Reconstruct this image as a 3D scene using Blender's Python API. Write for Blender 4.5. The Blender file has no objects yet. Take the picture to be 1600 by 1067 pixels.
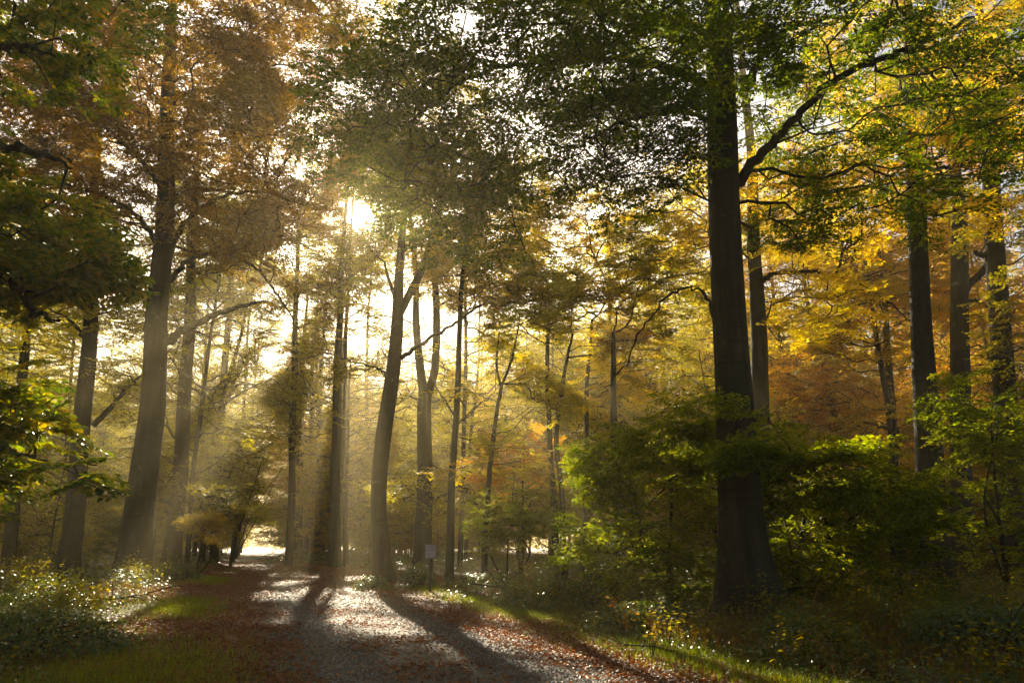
import bpy, math, random, time
import numpy as np
from math import radians, sin, cos, tan, pi
T0 = time.time()
rng = np.random.default_rng(7)
random.seed(7)
S = bpy.context.scene
C = S.collection

# ------------------------------------------------------------------ camera
FPX = 1155.6                      # focal length in pixels of a 1600 px wide picture (26 mm)
PITCH = radians(15.32)
EYE = 1.3
cam_d = bpy.data.cameras.new("camera"); cam = bpy.data.objects.new("camera", cam_d); C.objects.link(cam)
cam_d.lens = 26.0; cam_d.sensor_width = 36.0; cam_d.clip_start = 0.1; cam_d.clip_end = 3000
cam.location = (0, 0, EYE); cam.rotation_euler = (radians(90) + PITCH, 0, 0)
S.camera = cam
# ------------------------------------------------------------------ sky, sun, exposure
SUN_EL = radians(24.3); SUN_AZ = radians(-13.0)      # azimuth from +Y, negative = left
w = bpy.data.worlds.new("World"); S.world = w; w.use_nodes = True
nt = w.node_tree; bg = nt.nodes["Background"]
sky = nt.nodes.new("ShaderNodeTexSky"); sky.sky_type = 'NISHITA'; sky.sun_disc = False
sky.sun_elevation = SUN_EL; sky.sun_rotation = SUN_AZ
sky.air_density = 1.0; sky.dust_density = 3.0; sky.ozone_density = 1.0
nt.links.new(sky.outputs[0], bg.inputs[0]); bg.inputs[1].default_value = 0.05
sl = bpy.data.lights.new("sun_lamp", 'SUN'); sl.energy = 5.0; sl.angle = radians(0.5); sl.color = (1.0, 0.87, 0.63)
so = bpy.data.objects.new("sun_lamp", sl); C.objects.link(so)
SD = np.array([sin(SUN_AZ) * cos(SUN_EL), cos(SUN_AZ) * cos(SUN_EL), sin(SUN_EL)])
from mathutils import Vector
so.rotation_euler = Vector(SD).to_track_quat('Z', 'Y').to_euler()
so.location = (0, 0, 60)
S.view_settings.view_transform = 'Standard'; S.view_settings.look = 'None'
S.view_settings.gamma = 1.0; S.view_settings.exposure = 1.7
try:
    S.view_settings.use_curve_mapping = False
except Exception:
    pass
cy = S.cycles
cy.max_bounces = 8; cy.diffuse_bounces = 6; cy.glossy_bounces = 2; cy.transmission_bounces = 3
cy.volume_bounces = 0; cy.transparent_max_bounces = 8
cy.use_denoising = True
cy.sample_clamp_indirect = 4.0
cy.use_adaptive_sampling = False
HAZE = 0.0026

# ------------------------------------------------------------------ projection helper: a picture direction at distance Y becomes a point
cp, sp_ = cos(PITCH), sin(PITCH)
def P(px, py, Y):
    a = (px - 800) / FPX; b = (533.5 - py) / FPX
    t = Y / (cp - b * sp_)
    return np.array([a * t, Y, EYE + (sp_ + b * cp) * t])

# ------------------------------------------------------------------ value noise (sum of sines, cheap and smooth)
def snoise(p, seed=0):
    p = np.asarray(p, float)
    r = np.random.default_rng(1000 + seed)
    out = np.zeros(p.shape[:-1]); amp = 1.0; f = 1.0
    for o in range(3):
        for k in range(4):
            d = r.normal(size=p.shape[-1]); d /= np.linalg.norm(d)
            out += amp * np.sin(f * (p @ d) * 1.9 + r.uniform(0, 6.28)) / 2
        f *= 2.1; amp *= 0.55
    return out / 1.6

# ------------------------------------------------------------------ terrain
def path_x(y): return 2.05 - 0.34 * y
def seg_dist(x, y, a, b):
    ax, ay = a; bx, by = b
    dx, dy = bx - ax, by - ay
    t = np.clip(((x - ax) * dx + (y - ay) * dy) / (dx * dx + dy * dy), 0, 1)
    return np.hypot(x - ax - t * dx, y - ay - t * dy)
def lane_dist(x, y):
    """distance outside the edge of the nearest track"""
    d1 = np.abs(x - path_x(y)) * 0.947 - 2.6
    d2 = seg_dist(x, y, (-6.5, 25.5), (16, 28)) - 3.3
    d3 = seg_dist(x, y, (-22, 70), (25, 76)) - 2.2
    return np.minimum(np.minimum(d1, d2), d3)
def gh(x, y):
    x = np.asarray(x, float); y = np.asarray(y, float)
    m = np.clip(lane_dist(x, y) / 2.5, 0, 1); m = m * m * (3 - 2 * m)
    n = 0.10 * np.sin(x * .61 + y * .23 + 1.3) + 0.07 * np.sin(x * 1.3 - y * .9) + 0.05 * np.sin(x * 2.3 + y * 1.9 + .5)
    left = np.where(x < path_x(y), 1.0, 0.35)
    return m * (0.10 * left + n)

# ------------------------------------------------------------------ mesh helpers
def mesh_from(name, V, faces_list, smooth=False):
    """faces_list: list of (M,k) int arrays"""
    me = bpy.data.meshes.new(name)
    V = np.ascontiguousarray(V, np.float32)
    me.vertices.add(len(V)); me.vertices.foreach_set("co", V.ravel())
    loops = np.concatenate([f.ravel() for f in faces_list]).astype(np.int32)
    tot = np.concatenate([np.full(len(f), f.shape[1], np.int32) for f in faces_list])
    start = np.concatenate([[0], np.cumsum(tot)[:-1]]).astype(np.int32)
    me.loops.add(len(loops)); me.loops.foreach_set("vertex_index", loops)
    me.polygons.add(len(tot)); me.polygons.foreach_set("loop_start", start)
    me.polygons.foreach_set("use_smooth", np.full(len(tot), smooth, bool))
    me.update(calc_edges=True)
    return me
def link(name, me, mat, parent=None):
    o = bpy.data.objects.new(name, me); C.objects.link(o)
    if mat is not None: me.materials.append(mat)
    if parent is not None: o.parent = parent
    return o
def tag(o, label=None, cat=None, group=None, kind=None):
    if label: o["label"] = label
    if cat: o["category"] = cat
    if group: o["group"] = group
    if kind: o["kind"] = kind
    return o
def thing(name, loc, label, cat, group=None):
    e = bpy.data.objects.new(name, None); C.objects.link(e); e.location = loc; e.empty_display_size = .3
    return tag(e, label, cat, group)
class Acc:
    """collects vertex/face blocks for one mesh"""
    def __init__(s): s.v = []; s.f = {}; s.n = 0
    def add(s, V, *faces):
        for f in faces:
            f = np.asarray(f)
            if len(f): s.f.setdefault(f.shape[1], []).append(f + s.n)
        s.v.append(np.asarray(V, float)); s.n += len(V)
    def mesh(s, name, smooth=False, off=None):
        V = np.concatenate(s.v)
        if off is not None: V = V - np.asarray(off)
        return mesh_from(name, V, [np.concatenate(x) for x in s.f.values()], smooth)
def norm(a): return a / (np.linalg.norm(a, axis=-1, keepdims=True) + 1e-9)
def catmull(pts, n):
    pts = np.asarray(pts, float)
    p = np.vstack([2 * pts[0] - pts[1], pts, 2 * pts[-1] - pts[-2]])
    out = []
    for i in range(len(pts) - 1):
        p0, p1, p2, p3 = p[i:i + 4]
        for t in np.linspace(0, 1, n, endpoint=False):
            out.append(.5 * ((2 * p1) + (-p0 + p2) * t + (2 * p0 - 5 * p1 + 4 * p2 - p3) * t * t + (-p0 + 3 * p1 - 3 * p2 + p3) * t ** 3))
    out.append(pts[-1]); return np.array(out)
def tube(acc, pts, rad, sides=8, lump=0.0, seed=0, flare=0.0, base_z=None):
    pts = np.asarray(pts, float); rad = np.asarray(rad, float); n = len(pts)
    tg = norm(np.gradient(pts, axis=0))
    ref = np.array([0.93, .3, .2]) if abs(tg[0] @ np.array([0.93, .3, .2])) < .85 else np.array([0., 1, .1])
    n1 = norm(np.cross(tg, ref)); n2 = np.cross(tg, n1)
    th = np.linspace(0, 2 * pi, sides, endpoint=False)
    ring = np.cos(th)[None, :, None] * n1[:, None, :] + np.sin(th)[None, :, None] * n2[:, None, :]
    R = np.repeat(rad[:, None], sides, 1)
    if lump:
        q = ring * 1.0 + pts[:, None, :] * np.array([.5, .5, .35]) / max(rad[0], .1) * .5
        R = R * (1 + lump * snoise(q, seed))
    if flare:
        h = (pts[:, 2] - base_z)[:, None]
        f = np.exp(-np.clip(h, 0, 9) / (rad[0] * 1.6))
        lob = 0.5 + 0.5 * np.cos(th[None, :] * 5 + seed + .6 * np.sin(th[None, :] * 2 + seed)) 
        R = R * (1 + flare * f * (0.35 + 0.9 * lob ** 1.5))
    V = (pts[:, None, :] + ring * R[:, :, None]).reshape(-1, 3)
    i = np.arange(n - 1)[:, None] * sides; j = np.arange(sides)[None, :]; j2 = (j + 1) % sides
    F = np.stack([i + j, i + j2, i + sides + j2, i + sides + j], -1).reshape(-1, 4)
    cap = (np.arange(sides) + (n - 1) * sides)[None, :]
    acc.add(V, F, cap)

# ------------------------------------------------------------------ materials
def newmat(name):
    m = bpy.data.materials.new(name); m.use_nodes = True
    return m, m.node_tree.nodes, m.node_tree.links
def ramp(N, cols, pos=None, interp='LINEAR'):
    r = N.new("ShaderNodeValToRGB"); e = r.color_ramp.elements; r.color_ramp.interpolation = interp
    pos = pos or [i / (len(cols) - 1) for i in range(len(cols))]
    while len(e) < len(cols): e.new(.5)
    for k, (c, p_) in enumerate(zip(cols, pos)):
        e[k].position = p_; e[k].color = (*c, 1)
    return r
def leaf_mat(name, cols, trans=1.0, rough=.5, tmix=.68, spec=.22, patch=0.5):
    """two-sided leaf: reflects, and lets light through with a more saturated colour"""
    m, N, L = newmat(name)
    b = N["Principled BSDF"]; out = N["Material Output"]
    g = N.new("ShaderNodeNewGeometry"); 
    tc = N.new("ShaderNodeTexCoord"); nz = N.new("ShaderNodeTexNoise"); nz.inputs["Scale"].default_value = patch
    nz.inputs["Detail"].default_value = 2
    L.new(g.outputs["Position"], nz.inputs["Vector"])
    mx = N.new("ShaderNodeMath"); mx.operation = 'MULTIPLY_ADD'; mx.inputs[1].default_value = 1.5; mx.inputs[2].default_value = -.5
    L.new(nz.outputs["Fac"], mx.inputs[0])
    ad = N.new("ShaderNodeMath"); ad.operation = 'MULTIPLY_ADD'; ad.inputs[1].default_value = .62
    L.new(g.outputs["Random Per Island"], ad.inputs[0])
    m2 = N.new("ShaderNodeMath"); m2.operation = 'MULTIPLY'; m2.inputs[1].default_value = .55
    L.new(mx.outputs[0], m2.inputs[0]); L.new(m2.outputs[0], ad.inputs[2])
    r = ramp(N, cols); L.new(ad.outputs[0], r.inputs[0])
    L.new(r.outputs[0], b.inputs["Base Color"])
    b.inputs["Roughness"].default_value = rough; b.inputs["Specular IOR Level"].default_value = spec
    tr = N.new("ShaderNodeBsdfTranslucent")
    gm = N.new("ShaderNodeHueSaturation"); gm.inputs["Saturation"].default_value = 1.4; gm.inputs["Value"].default_value = 3.0 * trans
    L.new(r.outputs[0], gm.inputs["Color"]); L.new(gm.outputs[0], tr.inputs["Color"])
    mix = N.new("ShaderNodeMixShader"); mix.inputs[0].default_value = tmix
    L.new(b.outputs[0], mix.inputs[1]); L.new(tr.outputs[0], mix.inputs[2]); L.new(mix.outputs[0], out.inputs["Surface"])
    return m
GREEN = [(.020, .036, .006), (.042, .062, .007), (.080, .094, .009), (.16, .13, .010)]
OLIVE = [(.045, .052, .007), (.10, .094, .008), (.19, .145, .009), (.28, .15, .010)]
YELLOW = [(.11, .125, .010), (.22, .20, .011), (.31, .25, .012), (.32, .20, .012)]
GOLD = [(.15, .135, .010), (.27, .21, .011), (.33, .215, .011), (.32, .145, .010)]
ORANGE = [(.19, .14, .010), (.30, .175, .010), (.33, .155, .010), (.28, .085, .009)]
RUSSET = [(.12, .085, .008), (.20, .12, .009), (.26, .135, .010), (.24, .17, .012)]
BROWNGOLD = [(.055, .036, .005), (.12, .070, .006), (.19, .105, .007), (.25, .085, .006)]
SHRUB = [(.045, .066, .008), (.095, .12, .010), (.17, .175, .011), (.30, .22, .013)]
LM = {k: leaf_mat(k + "_leaf", c) for k, c in dict(green=GREEN, olive=OLIVE, yellow=YELLOW, gold=GOLD, orange=ORANGE, russet=RUSSET, browngold=BROWNGOLD, shrub=SHRUB).items()}
LM['bramble'] = leaf_mat("bramble_leaf", [(.028, .055, .015), (.055, .090, .017), (.085, .115, .018), (.17, .155, .018), (.28, .11, .018)], rough=.34, tmix=.34, spec=.7, patch=.6)
LM['oak'] = leaf_mat("oak_leaf", [(.025, .045, .008), (.05, .078, .010), (.12, .135, .012), (.22, .16, .012), (.28, .09, .012)], rough=.3, spec=.6, patch=1.2)
LM['litter'] = leaf_mat("fallen_leaf", [(.06, .022, .010), (.14, .045, .014), (.23, .072, .018), (.30, .12, .03), (.34, .18, .06)], rough=.55, tmix=.2, spec=.3, patch=1.0)
LM['grass'] = leaf_mat("grass_blade", [(.06, .09, .010), (.12, .16, .014), (.19, .20, .020), (.28, .24, .05)], rough=.4, tmix=.5, patch=.8)
LM['straw'] = leaf_mat("dry_grass_blade", [(.12, .05, .022), (.20, .09, .035), (.26, .15, .06), (.20, .16, .05)], rough=.5, tmix=.4, patch=.8)
LM['bracken'] = leaf_mat("bracken_frond", [(.30, .20, .08), (.36, .26, .11), (.30, .16, .05)], rough=.6, tmix=.4)

def bark_mat(name, dark, light, moss, scale=1.0):
    m, N, L = newmat(name); b = N["Principled BSDF"]
    tc = N.new("ShaderNodeTexCoord")
    def noise(sc, det, rough, stretch=(1, 1, 1), dist=0.0):
        mp = N.new("ShaderNodeMapping"); mp.inputs["Scale"].default_value = stretch; L.new(tc.outputs["Object"], mp.inputs[0])
        n = N.new("ShaderNodeTexNoise"); n.inputs["Scale"].default_value = sc; n.inputs["Detail"].default_value = det; n.inputs["Roughness"].default_value = rough; n.inputs["Distortion"].default_value = dist
        L.new(mp.outputs[0], n.inputs["Vector"]); return n.outputs["Fac"]
    def mixc(fac, a, bcol, blend='MIX'):
        x = N.new("ShaderNodeMix"); x.data_type = 'RGBA'; x.blend_type = blend; L.new(fac, x.inputs[0]) if not isinstance(fac, float) else setattr(x.inputs[0], 'default_value', fac)
        L.new(a, x.inputs[6])
        if isinstance(bcol, tuple): x.inputs[7].default_value = (*bcol, 1)
        else: L.new(bcol, x.inputs[7])
        return x.outputs[2]
    r1 = ramp(N, [dark, light], [.36, .66]); L.new(noise(3.0 * scale, 9, .7, (1, 1, .35)), r1.inputs[0])
    r2 = ramp(N, [(0, 0, 0), (1, 1, 1)], [.44, .60]); L.new(noise(.9, 7, .7), r2.inputs[0])                     # green algae
    c = mixc(r2.outputs[0], r1.outputs[0], moss)
    r3 = ramp(N, [(.35, .35, .35), (1, 1, 1)], [.40, .56]); L.new(noise(5.5, 4, .6, (1, 1, .07), .3), r3.inputs[0])   # dark rain streaks
    c = mixc(1.0, c, r3.outputs[0], 'MULTIPLY')
    r4 = ramp(N, [(0, 0, 0), (1, 1, 1)], [.60, .64]); L.new(noise(1.7, 10, .78), r4.inputs[0])                   # lichen patches
    c = mixc(r4.outputs[0], c, (light[0] * 2.4, light[1] * 2.5, light[2] * 2.4))
    r5_ = ramp(N, [(.4, .4, .4), (1, 1, 1)], [.33, .45]); L.new(noise(2.6, 3, .5, (.5, .5, 6), .6), r5_.inputs[0])    # faint horizontal scars
    c = mixc(1.0, c, r5_.outputs[0], 'MULTIPLY')
    L.new(c, b.inputs["Base Color"]); b.inputs["Roughness"].default_value = .8; b.inputs["Specular IOR Level"].default_value = .3
    bp = N.new("ShaderNodeBump"); bp.inputs["Strength"].default_value = .9; bp.inputs["Distance"].default_value = .05
    L.new(noise(11 * scale, 8, .65, (1, 1, .3)), bp.inputs["Height"]); L.new(bp.outputs[0], b.inputs["Normal"])
    return m
BARK = bark_mat("beech_bark", (.017, .013, .008), (.066, .054, .034), (.022, .030, .007))
BARK2 = bark_mat("dark_bark", (.024, .019, .013), (.055, .045, .032), (.028, .032, .010), 1.5)

# ------------------------------------------------------------------ leaves
def leaf_block(pos, d, nrm, L, W, full=True):
    """pos/d/nrm (N,3); L, W (N,). returns V, F"""
    n = len(pos); d = norm(d); s = norm(np.cross(nrm, d)); up = np.cross(d, s)
    L = L[:, None]; W = W[:, None]
    if full:
        base = pos; tip = pos + d * L - up * L * .10
        l1 = pos + d * L * .30 + s * W * .48 + up * W * .12; l2 = pos + d * L * .68 + s * W * .40 + up * W * .08
        r1 = pos + d * L * .30 - s * W * .48 + up * W * .12; r2 = pos + d * L * .68 - s * W * .40 + up * W * .08
        V = np.stack([base, l1, l2, tip, r2, r1], 1).reshape(-1, 3)
        k = np.arange(n)[:, None] * 6
        F = np.concatenate([k + np.array([[0, 3, 2, 1]]), k + np.array([[0, 5, 4, 3]])])
    else:
        V = np.stack([pos, pos + d * L * .45 + s * W * .55, pos + d * L, pos + d * L * .45 - s * W * .55], 1).reshape(-1, 3)
        k = np.arange(n)[:, None] * 4
        F = k + np.array([[0, 3, 2, 1]])
    return V, F
def make_template(r, n_side=7, gap=.052, size=.75, droop=.10, leafL=.07):
    """one flat beech spray: axis with alternate twigs, leaves set along both; local x outward, y side, z up"""
    segs = []; lp = []; ld = []; ln = []
    def bend(u): return np.array([u, .06 * size * np.sin(u * 5 + ph), -droop * u * u / size])
    ph = r.uniform(0, 6)
    prev = bend(0)
    for u in np.linspace(0, size, 4)[1:]:
        q = bend(u); segs.append((prev, q, .0055 * (1.25 - u / size), .0055 * (1.0 - .8 * u / size))); prev = q
    for k in range(n_side):
        u = size * (.10 + .85 * (k + r.uniform(-.2, .2)) / n_side); sd = 1 if k % 2 else -1
        b = bend(u); a = radians(r.uniform(38, 62)) * sd
        ln_ = (size - u) * .55 + .14 * size; ln_ *= r.uniform(.7, 1.15)
        dv = np.array([cos(a), sin(a), r.uniform(-.18, .12)])
        e = b + dv * ln_ + np.array([0, 0, -.10 * ln_]); segs.append((b, e, .003, .0015))
        m = max(2, int(ln_ / gap))
        for q in range(m):
            t = (q + .6) / m; c = b + (e - b) * t
            for s2 in ((1, -1) if q % 2 == 0 else (-1,) if r.random() < .5 else (1, -1)):
                aa = a + s2 * radians(r.uniform(35, 75))
                lp.append(c); ld.append([cos(aa), sin(aa), r.uniform(-.55, .15)]); ln.append([r.normal(0, .33), r.normal(0, .33), 1])
        lp.append(e); ld.append([cos(a), sin(a), r.uniform(-.4, .1)]); ln.append([r.normal(0, .3), r.normal(0, .3), 1])
    for q in range(int(size / gap * .7)):
        u = size * (.3 + .7 * r.random()); s2 = r.choice([-1, 1]); aa = s2 * radians(r.uniform(35, 70))
        lp.append(bend(u)); ld.append([cos(aa), sin(aa), r.uniform(-.4, .1)]); ln.append([r.normal(0, .3), r.normal(0, .3), 1])
    return np.array(lp), np.array(ld), np.array(ln), segs
tr_ = np.random.default_rng(3)
TEMPL = [make_template(tr_) for _ in range(7)]
TEMPL_S = [make_template(tr_, n_side=6, gap=.085) for _ in range(5)]      # sparser, for trees far away
def sprays(P0, out, r, leafL=.07, full=True, templ=TEMPL, size=1.0, tilt=.28, keep=1.0, twigs=True, pitch=0.0, cull=None):
    """leaves + twigs for sprays rooted at P0 heading along out"""
    A = Acc(); B = Acc()
    n = len(P0); az = np.arctan2(out[:, 1], out[:, 0]) + r.normal(0, .5, n)
    pt = r.normal(pitch, tilt, n); ro = r.normal(0, tilt, n)
    u = np.stack([np.cos(az) * np.cos(pt), np.sin(az) * np.cos(pt), np.sin(pt)], 1)
    v0 = np.stack([-np.sin(az), np.cos(az), np.zeros(n)], 1); w0 = np.cross(u, v0)
    v = v0 * np.cos(ro)[:, None] + w0 * np.sin(ro)[:, None]; wv = np.cross(u, v)
    sc = size * r.uniform(.75, 1.25, n)
    which = r.integers(0, len(templ), n)
    for k, (lp, ld, ln, segs) in enumerate(templ):
        ix = np.where(which == k)[0]
        if not len(ix): continue
        M = np.stack([u[ix], v[ix], wv[ix]], 1)               # (m,3,3)
        pos = P0[ix][:, None, :] + (lp[None] @ M) * sc[ix][:, None, None]
        dd = (ld[None] @ M); nn = (ln[None] @ M) + np.array([0, 0, .35])
        pos = pos.reshape(-1, 3); dd = dd.reshape(-1, 3); nn = nn.reshape(-1, 3)
        sel = r.random(len(pos)) < keep
        pos, dd, nn = pos[sel], dd[sel], nn[sel]
        if cull is not None:
            sel = cull(pos); pos, dd, nn = pos[sel], dd[sel], nn[sel]
        L = leafL * r.uniform(.7, 1.2, len(pos)); W = L * r.uniform(.58, .75, len(pos))
        V, F = leaf_block(pos, dd, nn, L, W, full); A.add(V, F)
        if twigs:
            s0 = np.array([s[0] for s in segs]); s1 = np.array([s[1] for s in segs]); r0 = np.array([s[2] for s in segs]); r1 = np.array([s[3] for s in segs])
            q0 = (P0[ix][:, None, :] + (s0[None] @ M) * sc[ix][:, None, None]).reshape(-1, 3)
            q1 = (P0[ix][:, None, :] + (s1[None] @ M) * sc[ix][:, None, None]).reshape(-1, 3)
            R0 = np.tile(r0, len(ix)); R1 = np.tile(r1, len(ix))
            frusta(B, q0, q1, R0 * size, R1 * size, 3)
    return A, B
def frusta(B, q0, q1, R0, R1, sides):
    d = norm(q1 - q0); ref = np.where(np.abs(d[:, 2:3]) > .9, [[1., 0, 0]], [[0., 0, 1]])
    a = norm(np.cross(d, ref)); b = np.cross(d, a)
    th = np.linspace(0, 2 * pi, sides, endpoint=False)
    ring = np.cos(th)[None, :, None] * a[:, None] + np.sin(th)[None, :, None] * b[:, None]
    V = np.concatenate([q0[:, None] + ring * R0[:, None, None], q1[:, None] + ring * R1[:, None, None]], 1).reshape(-1, 3)
    k = np.arange(len(q0))[:, None, None] * 2 * sides; j = np.arange(sides)[None, :, None]; j2 = (j + 1) % sides
    F = np.concatenate([k + j, k + j2, k + sides + j2, k + sides + j], 2).reshape(-1, 4)
    B.add(V, F)

# ------------------------------------------------------------------ branch network: joins every spray root to the nearest branch
def grow(B, roots, root_r, targets, r, step=.6, r0=.0055, expo=.47, sides=5, droop=.25, up_pen=.9, rmax=.16):
    """roots (k,3) points on trunk/limbs. adds branch tubes to B, returns direction at each target"""
    cap = len(roots) + len(targets) * 14 + 10
    pos = np.zeros((cap, 3)); par = -np.ones(cap, int); plen = np.zeros(cap); rmaxn = np.zeros(cap)
    k = len(roots); pos[:k] = roots; rmaxn[:k] = root_r
    dist0 = np.array([np.min(np.linalg.norm(roots - t, axis=1)) for t in targets])
    leafnode = np.zeros(len(targets), int)
    for ti in np.argsort(dist0):
        t = targets[ti]; dv = pos[:k] - t
        dist = np.sqrt((dv ** 2).sum(1))
        cost = dist + .32 * plen[:k] + up_pen * np.maximum(0, dv[:, 2] + .15 * dist)
        j = int(np.argmin(cost)); d = dist[j]; m = min(13, max(1, int(math.ceil(d / step))))
        a = pos[j]; e = t
        if par[j] >= 0: pd = norm(pos[j] - pos[par[j]])
        else: pd = norm(np.array([e[0] - a[0], e[1] - a[1], abs(e[2] - a[2]) * .5 + .45 * d]))
        c = a + pd * d * .42 + r.normal(0, .05 * d, 3)
        pl = plen[j]; prev = j
        for q in range(1, m + 1):
            s = q / m; pt = (1 - s) ** 2 * a + 2 * s * (1 - s) * c + s * s * e
            if q < m: pt = pt + r.normal(0, .05, 3)
            pos[k] = pt; par[k] = prev; pl += np.linalg.norm(pt - pos[prev]); plen[k] = pl; prev = k; k += 1
        leafnode[ti] = prev
    cnt = np.zeros(k); cnt[leafnode] += 1
    for i in range(k - 1, len(roots) - 1, -1):
        if par[i] >= 0: cnt[par[i]] += cnt[i]
    rad = np.minimum(r0 * np.maximum(cnt, 1) ** expo, rmax)
    for i in range(len(roots)): rad[i] = min(rad[i], rmaxn[i])
    # a child is never thicker than its parent
    for i in range(len(roots), k):
        rad[i] = min(rad[i], rad[par[i]]) if par[i] >= 0 else rad[i]
    pos = pos[:k]; par = par[:k]
    idx = np.arange(len(roots), k); p = par[idx]
    dirn = np.zeros((k, 3)); dirn[idx] = norm(pos[idx] - pos[p])
    heavy = -np.ones(k, int); best = np.zeros(k)
    for i in idx:
        if cnt[i] > best[par[i]]: best[par[i]] = cnt[i]; heavy[par[i]] = i
    # ring per node
    th = np.linspace(0, 2 * pi, sides, endpoint=False); ref = np.array([.31, .22, .93])
    def rings(q, d, R):
        a = norm(np.cross(d, ref)); b = np.cross(d, a)
        return q[:, None] + (np.cos(th)[None, :, None] * a[:, None] + np.sin(th)[None, :, None] * b[:, None]) * R[:, None, None]
    ring_node = rings(pos[idx], dirn[idx], rad[idx])          # (m,s,3)
    isroot = p < len(roots); own = (heavy[p] != idx) | isroot
    start = rings(pos[p][own], dirn[idx][own], np.minimum(rad[idx], rad[p])[own] * 1.15)
    V = np.concatenate([ring_node.reshape(-1, 3), start.reshape(-1, 3)])
    m = len(idx); base = np.zeros(m, int)
    base[~own] = (p[~own] - len(roots)) * sides
    base[own] = m * sides + np.arange(own.sum()) * sides
    end = np.arange(m) * sides
    j = np.arange(sides)[None]; j2 = (j + 1) % sides
    F = np.stack([base[:, None] + j, base[:, None] + j2, end[:, None] + j2, end[:, None] + j], -1).reshape(-1, 4)
    B.add(V, F)
    dd = dirn[leafnode]
    return dd

def ell_points(r, ells, cull_noise=.9, thr=-.25, seed=0):
    """random spray roots in a list of ellipsoids (cx,cy,cz,rx,ry,rz,n), thinned by noise so clumps and gaps appear"""
    out = []
    for (cx, cy_, cz, rx, ry, rz, n) in ells:
        got = 0; pts = []
        while got < n:
            q = r.uniform(-1, 1, (n * 3, 3)); rr = np.linalg.norm(q, axis=1)
            q = q[(rr < 1) & (r.random(len(q)) < .35 + .65 * rr)]
            q = q * [rx, ry, rz] + [cx, cy_, cz]
            q[:, 2] = np.round(q[:, 2] / .55 + .25 * np.sin(q[:, 0]) + .25 * np.cos(q[:, 1] * 1.1)) * .55 + r.normal(0, .11, len(q))   # loose tiers
            q = q[snoise(q * cull_noise, seed) > thr]
            pts.append(q); got += len(q)
        out.append(np.concatenate(pts)[:n])
    return np.concatenate(out)
CAMP = np.array([0, 0, EYE])
# gaps in the canopy: (x, y) where the light of the gap lands, and its radius
BEAMS = [(-7, 14, .8), (-9, 18.5, .9), (-11.5, 22, .8), (-6, 20, .6), (-12, 28, .9), (-15.5, 31, .8), (-10, 34, .8), (-2, 12.5, .7), (-3, 17, 1.0), (-5, 21.5, 1.1), (-4, 25.5, .9), (-1.2, 19.5, .9), (-6.5, 30, .9), (-3.4, 14.2, .7), (-.2, 10.6, .7), (-2.4, 15.6, .7), (0, 16.8, .6), (-4.6, 19.2, .7), (-10.5, 15.5, .8), (-8.2, 12.2, .7), (-12.5, 19.5, .8),
         (-7.5, 26, .7), (-8.5, 32, .7), (.9, 8.4, .7), (.4, 14, .5), (1.6, 18, .6), (-1, 24, .6), (4, 27, .6), (-14, 42, 1.1), (-16.5, 48, 1.0), (-19, 56, 1.1),
         (-12, 39, .7), (-20, 63, 1.2), (-5.2, 4.0, .9), (-8.6, 10.5, .7), (-13.5, 36, .6), (-17, 37, .7), (2.6, 12.5, .6), (-6, 40, .8), (-1.5, 33, .7), (5, 36, .7),
         (4.6, 8.1, .6), (5.6, 9.2, .45), (6.6, 8.0, .5), (3.6, 9.4, .45), (8.5, 9.5, .5), (7.4, 6.0, .5), (1.4, 8.4, .9), (2.3, 9.6, .6), (3.2, 14.5, .7), (6.3, 10.5, .5), (9.5, 12.5, .6), (4.2, 16, .6)]
_r = np.random.default_rng(17)
for _k in range(8): BEAMS.append((_r.uniform(-13, -4.6), _r.uniform(8.5, 26), _r.uniform(.35, .65)))
for _k in range(6): BEAMS.append((_r.uniform(-1, 4), _r.uniform(8, 24), _r.uniform(.3, .5)))
BMS = np.array(BEAMS)
def in_gap(p, scale=1.0):
    m = np.zeros(len(p), bool); wob = 1.05 + .42 * snoise(p * .75, 77)
    for (x, y, r_) in BMS:
        q = p - np.array([x, y, 0.]); t = q @ SD; d2 = (q ** 2).sum(1) - t * t
        m |= (d2 < (r_ * scale * 1.15 * wob) ** 2) & (p[:, 2] > 4.0)
    return m
def clear_view(p, sun_r=.35):
    """keeps the line from the camera to the sun open, and leaves out of the lens"""
    q = p - CAMP; t = q @ SD; d = np.linalg.norm(q - t[:, None] * SD[None], axis=1)
    return ~((d < sun_r * .7 + .007 * t) & (t > 0)) & (np.linalg.norm(q, axis=1) > 3.0) & ~in_gap(p)
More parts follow.
